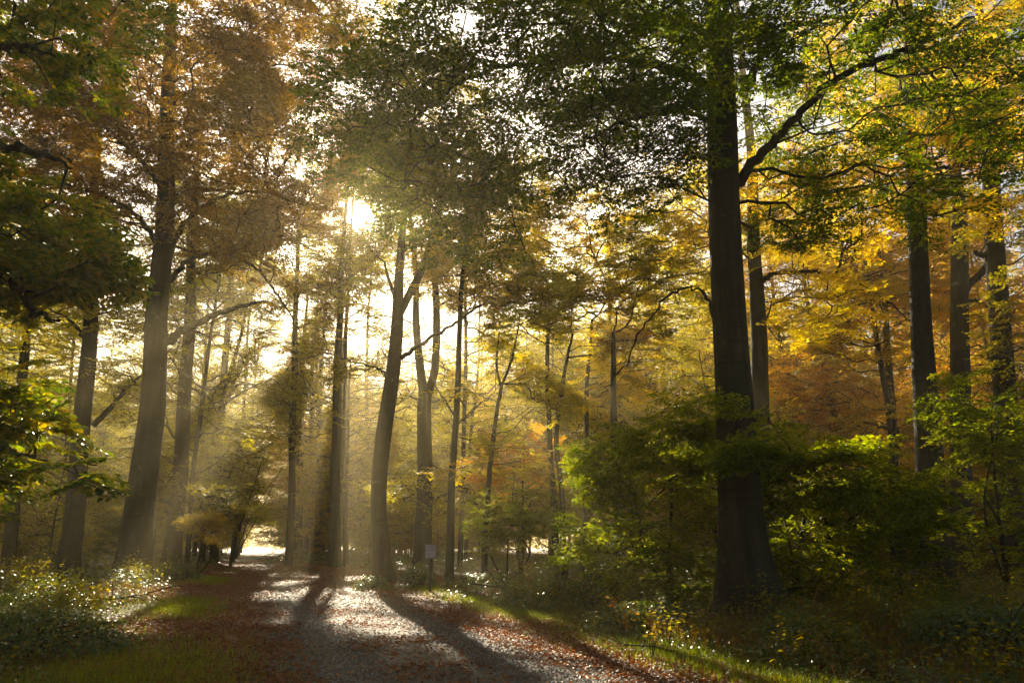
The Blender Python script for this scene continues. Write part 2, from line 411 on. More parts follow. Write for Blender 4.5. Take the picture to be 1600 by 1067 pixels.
# ------------------------------------------------------------------ a tree
def build_tree(name, label, cat, trunk_pts, radii, ells, leaf, bark=BARK, limbs=(), group=None, seed=1, leafL=.07, full=True,
               templ=TEMPL, spray=1.0, top=None, sides=22, flare=.55, lump=.05, first=.30, keep=1.0, twigs=True, thr=-.25, forks=(),
               pitch=0.0, cullsun=True, rootmax=.10, up_pen=.9, base_on_ground=True, noise_f=.9, r0=.0055):
    r = np.random.default_rng(seed)
    tp = np.array(trunk_pts, float)
    if base_on_ground: tp[0, 2] = gh(tp[0, 0], tp[0, 1]) - .12
    rad = np.array(radii, float)
    if top is not None:
        tp = np.vstack([tp, top[:3]]); rad = np.append(rad, top[3])
    pts = catmull(tp, 10); rr = np.interp(np.linspace(0, len(rad) - 1, len(pts)), np.arange(len(rad)), rad)
    pts[5:-3, :2] += .03 * np.stack([np.sin(pts[5:-3, 2] * .9 + seed), np.cos(pts[5:-3, 2] * .7 + seed)], 1)
    base = tp[0].copy(); base[2] += .12
    root = thing(name, base, label, cat, group)
    # finer rings near the ground for the root flare
    lowz = np.linspace(0, 1, 9)[:, None]
    n0 = pts[0] + (pts[1] - pts[0]) * lowz[:-1]
    if len(pts) > 3:
        pts2 = np.vstack([n0, pts[1:]]); rr2 = np.concatenate([np.interp(lowz[:-1, 0], [0, 1], [rr[0], rr[1]]), rr[1:]])
    T = Acc(); tube(T, pts2, rr2, sides, lump, seed, flare, tp[0, 2] + .1)
    B = Acc(); roots = [pts[int(len(pts) * first):]]; rootr = [rr[int(len(pts) * first):] * .8]
    for (fp, fr) in forks:                       # big forks belong to the trunk mesh
        q = catmull(fp, 8); f = np.interp(np.linspace(0, len(fr) - 1, len(q)), np.arange(len(fr)), fr)
        tube(T, q, f, 14, lump * .6, seed + 3); roots.append(q[4:]); rootr.append(f[4:] * .8)
    for (fp, fr) in limbs:
        q = catmull(fp, 8); q[2:] += r.normal(0, .03, q[2:].shape); f = np.interp(np.linspace(0, len(fr) - 1, len(q)), np.arange(len(fr)), fr)
        tube(B, q, f, 9, .06, seed + 5); roots.append(q[3:]); rootr.append(f[3:] * .8)
    roots = np.concatenate(roots); rootr = np.concatenate(rootr)
    tgt = ell_points(r, ells, noise_f, thr, seed)
    if cullsun: tgt = tgt[clear_view(tgt, .4)]

    rootr = np.minimum(rootr, rootmax)
    dd = grow(B, roots, rootr, tgt, r, up_pen=up_pen, r0=r0)
    out = norm(dd * [1, 1, 0] + norm(tgt - pts[len(pts) // 2]) * [.5, .5, 0] + 1e-6)
    A, B2 = sprays(tgt, out, r, leafL, full, templ, spray, keep=keep, twigs=twigs, pitch=pitch, cull=clear_view if cullsun else None)
    if twigs:
        B.add(np.concatenate(B2.v), *[np.concatenate(f) for f in B2.f.values()])
    tr = link("trunk", T.mesh(name + "_trunk", True, base), bark, root)
    br = link("branches", B.mesh(name + "_branches", True, base), bark, root)
    cr = link("crown", A.mesh(name + "_crown", False, base), LM[leaf], root)
    return root
def E(px, py, Y, rx, ry, rz, n):
    p = P(px, py, Y); return (p[0], p[1], p[2], rx, ry, rz, n)
def tpts(lst, Y): return [P(a, b, Y + (c[0] if c else 0)) for (a, b, *c) in lst]
def wr(wpx, Y): return wpx / 2 / FPX * Y * 1.03


# ================================================================== SETTING: ground, tracks, haze
def grid_axis(a, b, fine0, fine1, step):
    f = np.arange(fine0, fine1, step); g = np.geomspace(step, b - fine1, 26) + fine1; h = fine0 - np.geomspace(step, fine0 - a, 26)[::-1]
    return np.concatenate([h, f, g])
def sheet(xs, ys, zf, name, mat, smooth=True):
    X, Y = np.meshgrid(xs, ys); Z = zf(X, Y); V = np.stack([X, Y, Z], -1).reshape(-1, 3)
    n, m = X.shape; i = (np.arange(n - 1)[:, None] * m + np.arange(m - 1)[None]).reshape(-1)
    F = np.stack([i, i + 1, i + m + 1, i + m], 1)
    return link(name, mesh_from(name, V, [F], smooth), mat)
def floor_mat():
    m, N, L = newmat("forest_floor"); b = N["Principled BSDF"]
    g = N.new("ShaderNodeNewGeometry")
    n1 = N.new("ShaderNodeTexVoronoi"); n1.inputs["Scale"].default_value = 22; L.new(g.outputs["Position"], n1.inputs["Vector"])
    n2 = N.new("ShaderNodeTexNoise"); n2.inputs["Scale"].default_value = .8; n2.inputs["Detail"].default_value = 6; L.new(g.outputs["Position"], n2.inputs["Vector"])
    r = ramp(N, [(.045, .022, .010), (.12, .045, .016), (.19, .075, .026), (.07, .035, .014)]); L.new(n1.outputs["Color"], r.inputs[0])
    r2 = ramp(N, [(.5, .5, .5), (1, 1, 1)], [.35, .65]); L.new(n2.outputs["Fac"], r2.inputs[0])
    mx = N.new("ShaderNodeMix"); mx.data_type = 'RGBA'; mx.blend_type = 'MULTIPLY'; mx.inputs[0].default_value = 1
    L.new(r.outputs[0], mx.inputs[6]); L.new(r2.outputs[0], mx.inputs[7]); L.new(mx.outputs[2], b.inputs["Base Color"])
    b.inputs["Roughness"].default_value = .65
    bp = N.new("ShaderNodeBump"); bp.inputs["Strength"].default_value = .8; bp.inputs["Distance"].default_value = .03
    L.new(n1.outputs["Distance"], bp.inputs["Height"]); L.new(bp.outputs[0], b.inputs["Normal"])
    return m
def gravel_mat():
    m, N, L = newmat("damp_gravel"); b = N["Principled BSDF"]
    g = N.new("ShaderNodeNewGeometry")
    n1 = N.new("ShaderNodeTexVoronoi"); n1.inputs["Scale"].default_value = 55; L.new(g.outputs["Position"], n1.inputs["Vector"])
    n2 = N.new("ShaderNodeTexNoise"); n2.inputs["Scale"].default_value = 1.3; n2.inputs["Detail"].default_value = 8; L.new(g.outputs["Position"], n2.inputs["Vector"])
    r = ramp(N, [(.044, .030, .020), (.12, .087, .060), (.20, .155, .11)]); L.new(n1.outputs["Color"], r.inputs[0])
    r2 = ramp(N, [(.55, .5, .45), (1, 1, 1)], [.38, .62]); L.new(n2.outputs["Fac"], r2.inputs[0])
    mx = N.new("ShaderNodeMix"); mx.data_type = 'RGBA'; mx.blend_type = 'MULTIPLY'; mx.inputs[0].default_value = 1
    L.new(r.outputs[0], mx.inputs[6]); L.new(r2.outputs[0], mx.inputs[7]); L.new(mx.outputs[2], b.inputs["Base Color"])
    b.inputs["Roughness"].default_value = .72; b.inputs["Specular IOR Level"].default_value = .35
    bp = N.new("ShaderNodeBump"); bp.inputs["Strength"].default_value = .9; bp.inputs["Distance"].default_value = .015
    L.new(n1.outputs["Distance"], bp.inputs["Height"]); L.new(bp.outputs[0], b.inputs["Normal"])
    return m
FLOOR = floor_mat(); GRAVEL = gravel_mat()
gx = grid_axis(-260, 260, -34, 26, .3); gy = grid_axis(-60, 300, 2, 48, .3)
tag(sheet(gx, gy, gh, "ground", FLOOR), kind="structure")
# gravel path: a ribbon following the straight ride, its margins eaten into irregularly
py_ = np.concatenate([np.arange(-12, 40, .18), np.arange(40, 250, 1.2)]); us = np.linspace(-1, 1, 15)
PV = []
for y in py_:
    wl = 1.75 + .22 * sin(y * 1.1) + .14 * sin(y * 3.7 + 1) + .08 * sin(y * 9.1)
    wrr = 1.75 + .2 * sin(y * 1.4 + 2) + .14 * sin(y * 3.1 + 4) + .08 * sin(y * 8.3)
    for u in us:
        q = u * (wrr if u > 0 else wl)
        PV.append((path_x(y) + q * .947, y + q * .32, .010 + .035 * (1 - u ** 2) - .02 * math.exp(-((abs(u) - .52) / .16) ** 2) + .002))
PV = np.array(PV); n, m = len(py_), len(us)
i = (np.arange(n - 1)[:, None] * m + np.arange(m - 1)[None]).reshape(-1)
tag(link("gravel_path", mesh_from("gravel_path", PV, [np.stack([i, i + 1, i + m + 1, i + m], 1)], True), GRAVEL), kind="structure")
# far crossing track
q = np.linspace(0, 1, 60); X = -22 + 47 * q; Yc = 70 + 6 * q
V = np.concatenate([np.stack([X, Yc - 1.3 + .15 * np.sin(X), np.full(60, .006)], 1), np.stack([X, Yc + 1.3 + .15 * np.cos(X), np.full(60, .006)], 1)])
k = np.arange(59)
tag(link("side_path", mesh_from("side_path", V, [np.stack([k, k + 1, k + 61, k + 60], 1)], True), GRAVEL), kind="structure")
# haze
hz = mesh_from("haze", np.array([(x, y, z) for x in (-262, 262) for y in (-62, 302) for z in (-1.5, 32)], float),
               [np.array([(0, 1, 3, 2), (4, 6, 7, 5), (0, 4, 5, 1), (2, 3, 7, 6), (0, 2, 6, 4), (1, 5, 7, 3)])])
hm = bpy.data.materials.new("haze"); hm.use_nodes = True
for nn in list(hm.node_tree.nodes):
    if nn.type == 'BSDF_PRINCIPLED': hm.node_tree.nodes.remove(nn)
pv = hm.node_tree.nodes.new("ShaderNodeVolumePrincipled")
pv.inputs["Color"].default_value = (1.0, .84, .50, 1); pv.inputs["Density"].default_value = HAZE; pv.inputs["Anisotropy"].default_value = .62
hm.node_tree.links.new(pv.outputs[0], [x for x in hm.node_tree.nodes if x.type == 'OUTPUT_MATERIAL'][0].inputs["Volume"])
tag(link("haze", hz, hm), kind="stuff", label="pale morning mist hanging between the trees")

# ================================================================== TREES one can tell apart
def W(ws, Y): return [wr(a, Y) * (.88 if Y > 18 else .95) for a in ws]
def top_of(px, py, Y, z, r, dx=0): p = P(px, py, Y); return (p[0] + dx, Y, z, r)

Y = 13.0
build_tree("beech_tree", "massive dark beech trunk with sunlit grey right edge, thickest tree in the wood", "tree",
    tpts([(1178, 985), (1162, 850), (1150, 700), (1142, 560), (1136, 400), (1129, 250), (1122, 100), (1118, 0)], Y), W([78, 68, 62, 57, 55, 53, 50, 46], Y),
    [E(840, 150, 12, 3.0, 2.6, 1.4, 430), E(630, 200, 12, 1.5, 2, 1.25, 170), E(1010, 50, 12, 1.9, 2.6, 1.5, 230), E(730, 330, 13, 1.5, 1.6, .55, 70), E(1010, 250, 12, 1.2, 1.6, .8, 90),
     E(1310, 90, 12.5, 2.0, 2.6, 1.4, 230), E(1490, 210, 12.5, 1.6, 2.2, 1.6, 150), E(1270, 300, 13.5, 1.1, 1.8, .8, 70), E(1140, 60, 12.2, 1.0, .8, 1.4, 70), (4.2, 13.5, 16.5, 4.8, 4.5, 4.0, 420), (4.2, 10.0, 12.5, 4.5, 3.0, 1.2, 260)],
    "green", BARK,
    limbs=[(tpts([(1115, 140), (1050, 108), (980, 95, -.5), (880, 96, -1), (760, 112, -1.2), (690, 150, -1.2), (640, 190, -1)], Y), [.12, .10, .075, .06, .04, .03, .02]),
           (tpts([(1118, 190), (1060, 175), (1000, 182, -.6), (930, 215, -1)], Y), [.06, .045, .035, .02]),
           (tpts([(1136, 305), (1175, 258), (1235, 190), (1290, 135, -.2), (1345, 105, -.4), (1420, 75, -.6), (1520, 30, -.6)], Y), [.10, .10, .085, .07, .07, .05, .03]),
           (tpts([(1165, 140), (1200, 70), (1250, 38), (1330, 26)], Y), [.09, .07, .05, .03]),
           (tpts([(1112, 70), (1075, 30), (1040, -20), (1000, -60)], Y), [.08, .06, .05, .03]),
           (tpts([(1120, 505), (1098, 457), (1058, 455, -.2), (1010, 505, -.4), (968, 585, -.5), (930, 625, -.5)], Y), [.032, .028, .023, .018, .014, .008])],
    seed=11, top=top_of(1116, 0, 13, 22, .12), flare=.85, first=.5, lump=.05, thr=-.75, noise_f=1.4)
Y = 26.0
build_tree("beech_tree", "tall brown trunk left of the path crossed by light beams, crown dense bronze", "tree",
    tpts([(206, 905), (221, 780), (236, 640), (246, 500), (254, 400), (262, 200), (266, 60)], Y), W([54, 46, 42, 38, 34, 28, 22], Y),
    [E(250, 120, 26, 5.4, 4.5, 3.6, 1200), E(410, 250, 25, 3.2, 3.2, 2.8, 480), E(90, 230, 25, 3.4, 3.2, 3, 560), E(300, 330, 26, 3.6, 3.5, 1.5, 260), E(450, 60, 26, 3.0, 3, 2.8, 330), E(370, 400, 25, 1.8, 2.2, .8, 60)],
    "browngold", BARK,
    limbs=[(tpts([(258, 535), (290, 515), (335, 492), (378, 478), (420, 470)], Y), [.17, .14, .11, .08, .03]),
           (tpts([(264, 440), (300, 405), (350, 396), (400, 420), (440, 470), (470, 520)], Y), [.11, .09, .07, .05, .04, .02]),
           (tpts([(264, 400), (290, 350), (340, 310), (410, 300), (470, 320)], Y), [.11, .09, .07, .05, .02]),
           (tpts([(250, 400), (225, 350), (170, 310), (110, 290)], Y), [.11, .09, .07, .03]),
           (tpts([(258, 300), (210, 240), (150, 190), (90, 180)], Y), [.11, .09, .07, .03])],
    seed=21, top=top_of(268, 0, 26, 26.5, .1), flare=.35, first=.62, leafL=.10, full=False, twigs=True, templ=TEMPL, spray=1.25, rootmax=.13, r0=.008, thr=-.6)
Y = 28.0
build_tree("beech_tree", "brown trunk standing left of the thick bronze-crowned one, slightly leaning, mist on its stem", "tree",
    tpts([(106, 896), (120, 760), (131, 640), (139, 520), (146, 380), (150, 240)], Y), W([34, 30, 27, 24, 20, 14], Y),
    [E(120, 470, 28, 3.2, 3, 2.0, 200), E(60, 330, 28, 3.2, 3.2, 3.2, 280), E(200, 600, 29, 1.8, 2, 1.1, 70)], "yellow", BARK,
    limbs=[(tpts([(146, 665), (170, 640), (200, 605), (235, 575)], Y), [.12, .10, .07, .03]), (tpts([(137, 540), (110, 500), (70, 480)], Y), [.07, .05, .02])],
    seed=31, top=top_of(150, 200, 28, 24, .08), leafL=.10, full=False, spray=1.25, rootmax=.12, r0=.008, first=.5)
Y = 36.0
build_tree("beech_tree", "hazy trunk just right of the thick bronze-crowned one, fading into sunbeams", "tree",
    tpts([(268, 880), (281, 740), (290, 600), (298, 450), (304, 300)], Y), W([28, 25, 22, 18, 12], Y),
    [E(330, 520, 36, 3.4, 3, 2.2, 200), E(300, 640, 36, 2.2, 3, 1.4, 90), E(300, 380, 36, 4, 4, 3, 220)], "yellow", BARK, seed=41, top=top_of(304, 300, 36, 25, .08), leafL=.11, full=False, spray=1.35, rootmax=.1, r0=.009, first=.4)
Y = 27.0
build_tree("beech_tree", "curving slender trunk at the path junction, forked high beside the sun", "tree",
    tpts([(602, 905), (591, 800), (600, 680), (613, 580), (621, 500), (625, 430), (629, 360), (634, 280)], Y), W([30, 27, 27, 25, 22, 17, 13, 9], Y),
    [E(690, 290, 27, 2.6, 2.6, 2.0, 250), E(600, 250, 27, 1.4, 2.5, 1.2, 90), E(588, 372, 27, 1.0, 1.4, .7, 60), E(640, 180, 27, 3.2, 3, 2.4, 220), E(600, 60, 27, 2.6, 3, 1.6, 110), E(800, 300, 27, 2.0, 2, 1.6, 120), E(800, 440, 26, 1.8, 2, .9, 70), E(560, 580, 27, .8, 1.2, .5, 22)], "olive", BARK,
    forks=[(tpts([(622, 495), (642, 455), (662, 415), (676, 360), (690, 290)], Y), W([15, 14, 12, 10, 6], Y)),
           (tpts([(619, 470), (607, 435), (600, 408)], Y), W([8, 6, 3], Y))],
    limbs=[(tpts([(626, 560), (660, 536), (700, 512), (745, 480), (800, 440)], Y), [.09, .075, .06, .05, .02]),
           (tpts([(608, 592), (592, 577), (562, 568), (535, 560)], Y), [.06, .05, .03, .02]), (tpts([(626, 400), (640, 380), (662, 372), (700, 352)], Y), [.05, .04, .03, .02])],
    thr=-.6, seed=51, top=top_of(636, 250, 27, 22, .05), leafL=.10, full=False, spray=1.2, rootmax=.08, first=.6, flare=.5, r0=.008)
Y = 33.0
build_tree("beech_tree", "dark trunk behind the small notice board, splitting into steep leafy forks", "tree",
    tpts([(661, 885), (663, 760), (664, 680), (664, 610)], Y), W([30, 26, 25, 24], Y),
    [E(700, 560, 33, 2.2, 2, 1.8, 120), E(620, 520, 34, 2.4, 2, 2.0, 110), E(760, 400, 33, 3.2, 3, 2.2, 230), E(680, 420, 33, 1.6, 2, 1.6, 70)], "gold", BARK,
    forks=[(tpts([(664, 625), (656, 570), (650, 500), (650, 430), (640, 330)], Y), W([17, 15, 13, 10, 6], Y)),
           (tpts([(666, 625), (680, 570), (682, 480), (678, 390), (690, 290)], Y), W([16, 14, 13, 11, 7], Y))],
    seed=61, leafL=.11, full=False, spray=1.3, rootmax=.08, first=.8, r0=.008)
Y = 26.0
build_tree("beech_tree", "thin black-looking stem right of the notice board, straight with high side twigs", "tree",
    tpts([(702, 885), (707, 760), (712, 650), (716, 560), (724, 430), (731, 330)], Y), W([15, 12, 11, 10, 8, 5], Y),
    [E(750, 560, 26, 2.0, 2, 1.8, 150), E(740, 420, 26, 2.2, 2, 1.8, 170), E(720, 700, 26, 1.2, 1.4, .9, 40)], "gold", BARK2,
    limbs=[(tpts([(711, 665), (740, 640), (775, 610)], Y), [.035, .025, .012]), (tpts([(710, 650), (680, 600), (655, 580)], Y), [.035, .025, .012])],
    seed=71, leafL=.09, full=False, rootmax=.04, first=.35, flare=.3)
Y = 25.0
build_tree("young_beech_tree", "slim leaning young tree with bright yellow crown in the middle of the wood", "tree",
    tpts([(756, 885), (761, 770), (771, 690), (784, 600)], Y), W([11, 9, 8, 6], Y),
    [E(820, 600, 25, 2.0, 2, 1.5, 210), E(790, 690, 25, 1.5, 1.5, .9, 90), E(840, 500, 25, 2.0, 2, 1.5, 150)], "yellow", BARK2,
    forks=[(tpts([(783, 605), (776, 570), (780, 520)], Y), W([5, 4, 2], Y)), (tpts([(784, 602), (800, 560), (812, 500)], Y), W([5, 4, 2], Y))],
    seed=81, leafL=.09, full=False, rootmax=.035, first=.4, flare=.2)
for (lst, ws, lab, sd, el) in [
    ([(872, 890), (866, 780), (858, 690), (856, 560), (862, 470)], [13, 11, 9, 8, 5], "slender pale stem right of the yellow young tree, rear half of a close pair", 91, [E(860, 500, 27, 2.4, 2, 1.8, 200), E(900, 620, 27, 1.4, 1.5, 1.1, 60)]),
    ([(882, 890), (878, 780), (868, 690), (880, 600), (895, 520)], [12, 9, 9, 7, 4], "slender wavy stem crossing in front of its close twin", 92, [E(930, 480, 26, 2.2, 2, 1.8, 180), E(900, 720, 26, 1.2, 1.2, .8, 40)]),
    ([(912, 885), (914, 780), (917, 690), (918, 600), (925, 500)], [9, 8, 8, 7, 4], "straight thin stem right of the close pair, lit along one side", 93, [E(960, 560, 28, 2.2, 2, 2.0, 190), E(890, 350, 28, 2.6, 2, 1.6, 170)]),
    ([(968, 890), (964, 760), (960, 650), (958, 520)], [17, 14, 12, 8], "dark stem at the left edge of the big green thicket", 94, [E(1000, 480, 25, 2.4, 2.4, 2.2, 190), E(1050, 380, 25, 2.4, 2.4, 2.0, 170)])]:
    Yd = el[0][1]
    build_tree("beech_tree", lab, "tree", tpts(lst, Yd), W(ws, Yd), el, "gold" if sd != 94 else "olive", BARK2 if sd == 94 else BARK, seed=sd, leafL=.09, full=False, rootmax=.035, first=.4, flare=.25)
Y = 24.0
build_tree("beech_tree", "trunk half hidden behind the right side of the massive dark beech", "tree",
    tpts([(1196, 905), (1190, 760), (1188, 650), (1184, 500), (1178, 370), (1172, 230)], Y), W([40, 34, 32, 28, 24, 18], Y),
    [E(1260, 330, 24, 3.0, 3, 2.0, 210), E(1250, 480, 24, 2.4, 2.4, 1.4, 120), E(1080, 330, 24, 2.6, 2.6, 1.9, 170)], "gold", BARK,
    limbs=[(tpts([(1190, 440), (1215, 427), (1285, 428), (1360, 452), (1425, 505)], Y), [.10, .08, .06, .045, .02])],
    seed=101, top=top_of(1170, 200, 24, 22, .08), leafL=.09, full=False, spray=1.2, rootmax=.09, first=.5, r0=.008)
Y = 20.0
build_tree("beech_tree", "large trunk right of the massive beech, its foot mottled pale grey", "tree",
    tpts([(1462, 930), (1455, 760), (1446, 620), (1438, 470), (1430, 300), (1424, 180), (1420, 60)], Y), W([52, 44, 40, 34, 31, 28, 24], Y),
    [E(1420, 60, 20, 3.4, 3, 2.4, 300), E(1330, 220, 20, 2.0, 2.4, 1.3, 130), E(1500, 260, 19, 2.0, 2.2, 1.6, 170)], "gold", BARK,
    limbs=[(tpts([(1432, 265), (1480, 262), (1520, 250), (1560, 255)], Y), [.08, .06, .05, .02]), (tpts([(1428, 240), (1390, 190), (1340, 150), (1270, 110)], Y), [.08, .06, .05, .02])],
    seed=111, top=top_of(1418, 0, 20, 23, .1), leafL=.085, full=False, spray=1.1, rootmax=.09, first=.55, r0=.008)
Y = 27.0
build_tree("beech_tree", "trunk between the two rightmost large trunks, with an elbowed side limb", "tree",
    tpts([(1504, 900), (1502, 740), (1500, 560), (1499, 400), (1492, 260)], Y), W([40, 34, 31, 29, 20], Y),
    [E(1500, 180, 27, 3.6, 3, 2.8, 280), E(1560, 480, 27, 1.6, 2, 1.2, 70)], "orange", BARK,
    limbs=[(tpts([(1506, 455), (1525, 435), (1545, 415), (1562, 405)], Y), [.17, .14, .13, .11]), (tpts([(1506, 470), (1530, 472), (1560, 490)], Y), [.07, .05, .03])],
    seed=121, top=top_of(1490, 250, 27, 24, .08), leafL=.10, full=False, spray=1.2, rootmax=.09, first=.5, r0=.008)
Y = 23.0
build_tree("beech_tree", "rightmost large trunk, leaning, with green leafy shoots along its stem", "tree",
    tpts([(1592, 910), (1580, 740), (1567, 560), (1556, 420), (1548, 250), (1544, 100)], Y), W([46, 40, 35, 32, 28, 20], Y),
    [E(1560, 90, 23, 3.4, 3, 2.4, 280), E(1570, 560, 22.2, .7, .5, 2.6, 60), E(1590, 330, 22, 1.6, 2, 1.6, 110)], "olive", BARK,
    limbs=[(tpts([(1556, 440), (1546, 405), (1520, 395)], Y), [.12, .10, .08])],
    seed=131, top=top_of(1542, 60, 23, 23, .08), leafL=.085, full=False, spray=1.0, rootmax=.09, first=.3, r0=.007)
for (lst, ws, Yd, lab, sd, lf, el) in [
    ([(1408, 900), (1400, 760), (1388, 640), (1372, 540), (1355, 430)], [15, 13, 11, 9, 5], 31, "thin leaning stem against golden leaves, crossing in front of its neighbour", 141, "gold", [E(1340, 500, 31, 2.4, 2, 2.0, 160), E(1370, 680, 31, 2.0, 2, 1.4, 90)]),
    ([(1398, 890), (1396, 760), (1394, 640), (1386, 540), (1380, 440)], [18, 16, 14, 12, 7], 33, "upright stem against golden leaves, darker of the crossing two", 142, "orange", [E(1300, 620, 33, 2.6, 2, 2.0, 170), E(1380, 420, 33, 3.2, 2, 2.4, 200)]),
    ([(16, 880), (22, 760), (30, 660), (38, 560), (44, 430)], [22, 20, 18, 15, 10], 30, "leftmost standing trunk in view, half hidden behind sunlit oak sprays", 143, "yellow", [E(40, 480, 30, 2.8, 2, 2.2, 200), E(60, 600, 30, 2.0, 2, 1.3, 90)]),
    ([(100, 880), (102, 780), (106, 680), (112, 560)], [9, 8, 7, 5], 38, "thin distant stem behind the leaning trunk left of the bronze one", 144, "olive", [E(110, 640, 38, 2.4, 2, 1.8, 110)]),
    ([(524, 880), (524, 760), (526, 640), (530, 520), (534, 420)], [20, 18, 16, 13, 9], 44, "upright trunk with a beam of light along it, beyond the path junction", 145, "yellow", [E(520, 480, 44, 4, 3, 3.2, 260), E(490, 640, 44, 2.2, 2, 1.6, 60), E(560, 640, 44, 2, 2, 1.6, 70)]),
    ([(541, 872), (541, 780), (543, 690), (546, 600)], [6, 6, 5, 4], 48, "pole-thin stem right of the beam-lit trunk", 146, "gold", [E(556, 690, 48, 2.4, 2, 2.4, 110)]),
    ([(466, 868), (467, 780), (468, 700), (470, 600)], [15, 13, 12, 9], 58, "leftmost misty trunk of those lining the far right of the path", 147, "yellow", [E(450, 640, 58, 4, 3, 2.4, 160)]),
    ([(484, 866), (484, 780), (485, 700), (487, 600)], [8, 7, 6, 5], 66, "narrow misty stem between two thicker ones at the far path side", 148, "gold", [E(490, 640, 66, 4, 3, 3, 120)]),
    ([(497, 868), (499, 780), (500, 700), (500, 600)], [12, 11, 9, 8], 60, "misty trunk nearest the beam-lit one, at the far path side", 149, "gold", [E(505, 560, 60, 4.4, 3, 3.4, 170)])]:
    zt = max(14, P(0, lst[-1][1], Yd)[2] + 4)
    if Yd > 40: zt += 6
    if sd == 146: zt = 13
    el = el + [(P(lst[-1][0], 0, Yd)[0], Yd, zt - 2.6, 3.4, 3.2, 3.4, 240)]
    build_tree("beech_tree", lab, "tree", tpts(lst, Yd), W(ws, Yd), el, lf, BARK, seed=sd, top=top_of(lst[-1][0], lst[-1][1], Yd, zt, .05),
               leafL=.11, full=False, spray=1.35, rootmax=.06, first=.35, flare=.25, templ=TEMPL if Yd < 35 else TEMPL_S, sides=12, r0=.008)

for (lst, ws, Yd, lab, sd, lf, el) in [
    ([(452, 872), (455, 780), (458, 650), (462, 500), (466, 380)], [13, 12, 11, 10, 7], 46, "misty bronze-crowned trunk right beside the far path, under the sun", 161, "browngold",
        [E(470, 380, 46, 3.8, 3, 3.4, 330), E(540, 470, 46, 2.8, 3, 2.6, 190), E(440, 540, 46, 3, 3, 2, 110), E(560, 250, 46, 3, 3, 3, 240)]),
    ([(335, 872), (338, 780), (345, 650), (356, 520), (362, 400)], [15, 13, 12, 11, 8], 50, "hazy trunk at the left edge of the far path, yellow-crowned", 162, "yellow",
        [E(400, 440, 50, 4.0, 3, 3.0, 260), E(400, 600, 48, 3.6, 3, 1.6, 190), E(470, 620, 48, 2.6, 3, 1.2, 110), E(350, 330, 50, 4, 3, 4, 260), E(425, 545, 50, 2.8, 3, 2.2, 120), E(398, 690, 53, 2.4, 3, 2.0, 110), E(430, 480, 47, 2, 2, 1.4, 70)])]:
    build_tree("beech_tree", lab, "tree", tpts(lst, Yd), W(ws, Yd), el, lf, BARK, seed=sd, limbs=[(tpts([(346, 640), (375, 600), (420, 612), (470, 640), (520, 625)], 48), [.12, .10, .08, .06, .03])] if sd == 162 else (),
               top=top_of(lst[-1][0], lst[-1][1], Yd, 25, .05), leafL=.12, full=False, spray=1.5, rootmax=.09, first=.35, flare=.25, templ=TEMPL, sides=12, r0=.010, thr=-.1)

# young understorey beeches and shrubs
def shrub(name, label, base, h, lean, ells, leaf, seed, stems=3, **kw):
    kw = {**dict(leafL=.065, full=True, rootmax=.03, first=.2, flare=.1, up_pen=.5, r0=.0045, sides=8, cullsun=False, thr=-.4), **kw}
    b = np.array(base); r = np.random.default_rng(seed)
    tp = [b, b + [lean[0] * .3, lean[1] * .3, h * .4], b + [lean[0], lean[1], h]]
    fk = [([b + [r.normal(0, .05), r.normal(0, .05), .05], b + np.array([lean[0] * .5 + r.normal(0, .3), r.normal(0, .3), h * .5]), b + np.array([lean[0] * 1.3 + r.normal(0, .6), r.normal(0, .6), h * .9])], [.03, .022, .012]) for _ in range(stems - 1)]
    return build_tree(name, label, "shrub" if h < 3 else "young tree", tp, [.05 * h / 4 + .012, .035 * h / 4 + .01, .012], ells, leaf, BARK2, seed=seed, forks=fk, **kw)
def gp(px, Y): p = P(px, 850, Y); return (p[0], Y, 0.0)
shrub("young_beech_tree", "bushy young beech with green layered sprays left of the massive trunk", gp(1040, 15.5), 3.6, (.2, -.3),
      [E(1030, 730, 15, 1.6, 1.5, .85, 140), E(1090, 670, 14.5, 1.0, 1.2, .45, 120), E(1000, 850, 15, 1.4, 1.3, .5, 105), E(1060, 905, 14.8, 1.1, 1.1, .35, 60), E(960, 760, 15.5, .5, .9, .6, 50)], "shrub", 201, leafL=.078)
shrub("young_beech_tree", "arching young beech sweeping down right between the two largest right trunks", gp(1230, 14.5), 3.2, (.6, -.4),
      [E(1260, 730, 13.6, 1.1, 1.2, .5, 170), E(1340, 780, 14, 1.1, 1.4, .45, 150), E(1260, 860, 14.5, 1.3, 1.3, .6, 150), E(1400, 830, 14.2, .5, .9, .25, 45), E(1180, 690, 12.4, .7, .5, .22, 60)], "shrub", 202, leafL=.078)
shrub("young_beech_tree", "shadowy young beech under the rightmost trunks at the picture edge", gp(1560, 17), 4.0, (.1, -.3),
      [E(1560, 700, 17, 1.0, 1.4, .8, 130), E(1590, 830, 17, 1.0, 1.4, .8, 120), E(1520, 625, 17, .7, 1.0, .3, 45)], "shrub", 203, leafL=.078)
shrub("hazel_shrub", "round green shrub at the foot of the slim yellow tree", gp(792, 24.5), 2.0, (.1, 0),
      [E(795, 815, 24.2, 1.1, 1.0, .75, 150)], "shrub", 204, leafL=.08)
shrub("young_beech_tree", "leafy young tree leaning over the far left edge of the path", gp(362, 44), 6.5, (1.8, -1.0),
      [E(350, 760, 44, 2.0, 2.5, 2.2, 190), E(385, 800, 44, 1.0, 2.0, .9, 80), E(335, 680, 44, 2.0, 2, 1.6, 110)], "yellow", 205, leafL=.10, full=False, spray=1.3, r0=.008)
shrub("hornbeam_shrub", "small glowing golden bush beside the hazy trunk left of the path", gp(312, 31), 1.7, (.1, 0),
      [E(312, 822, 31, .65, .8, .62, 110)], "gold", 206, leafL=.08, full=False)
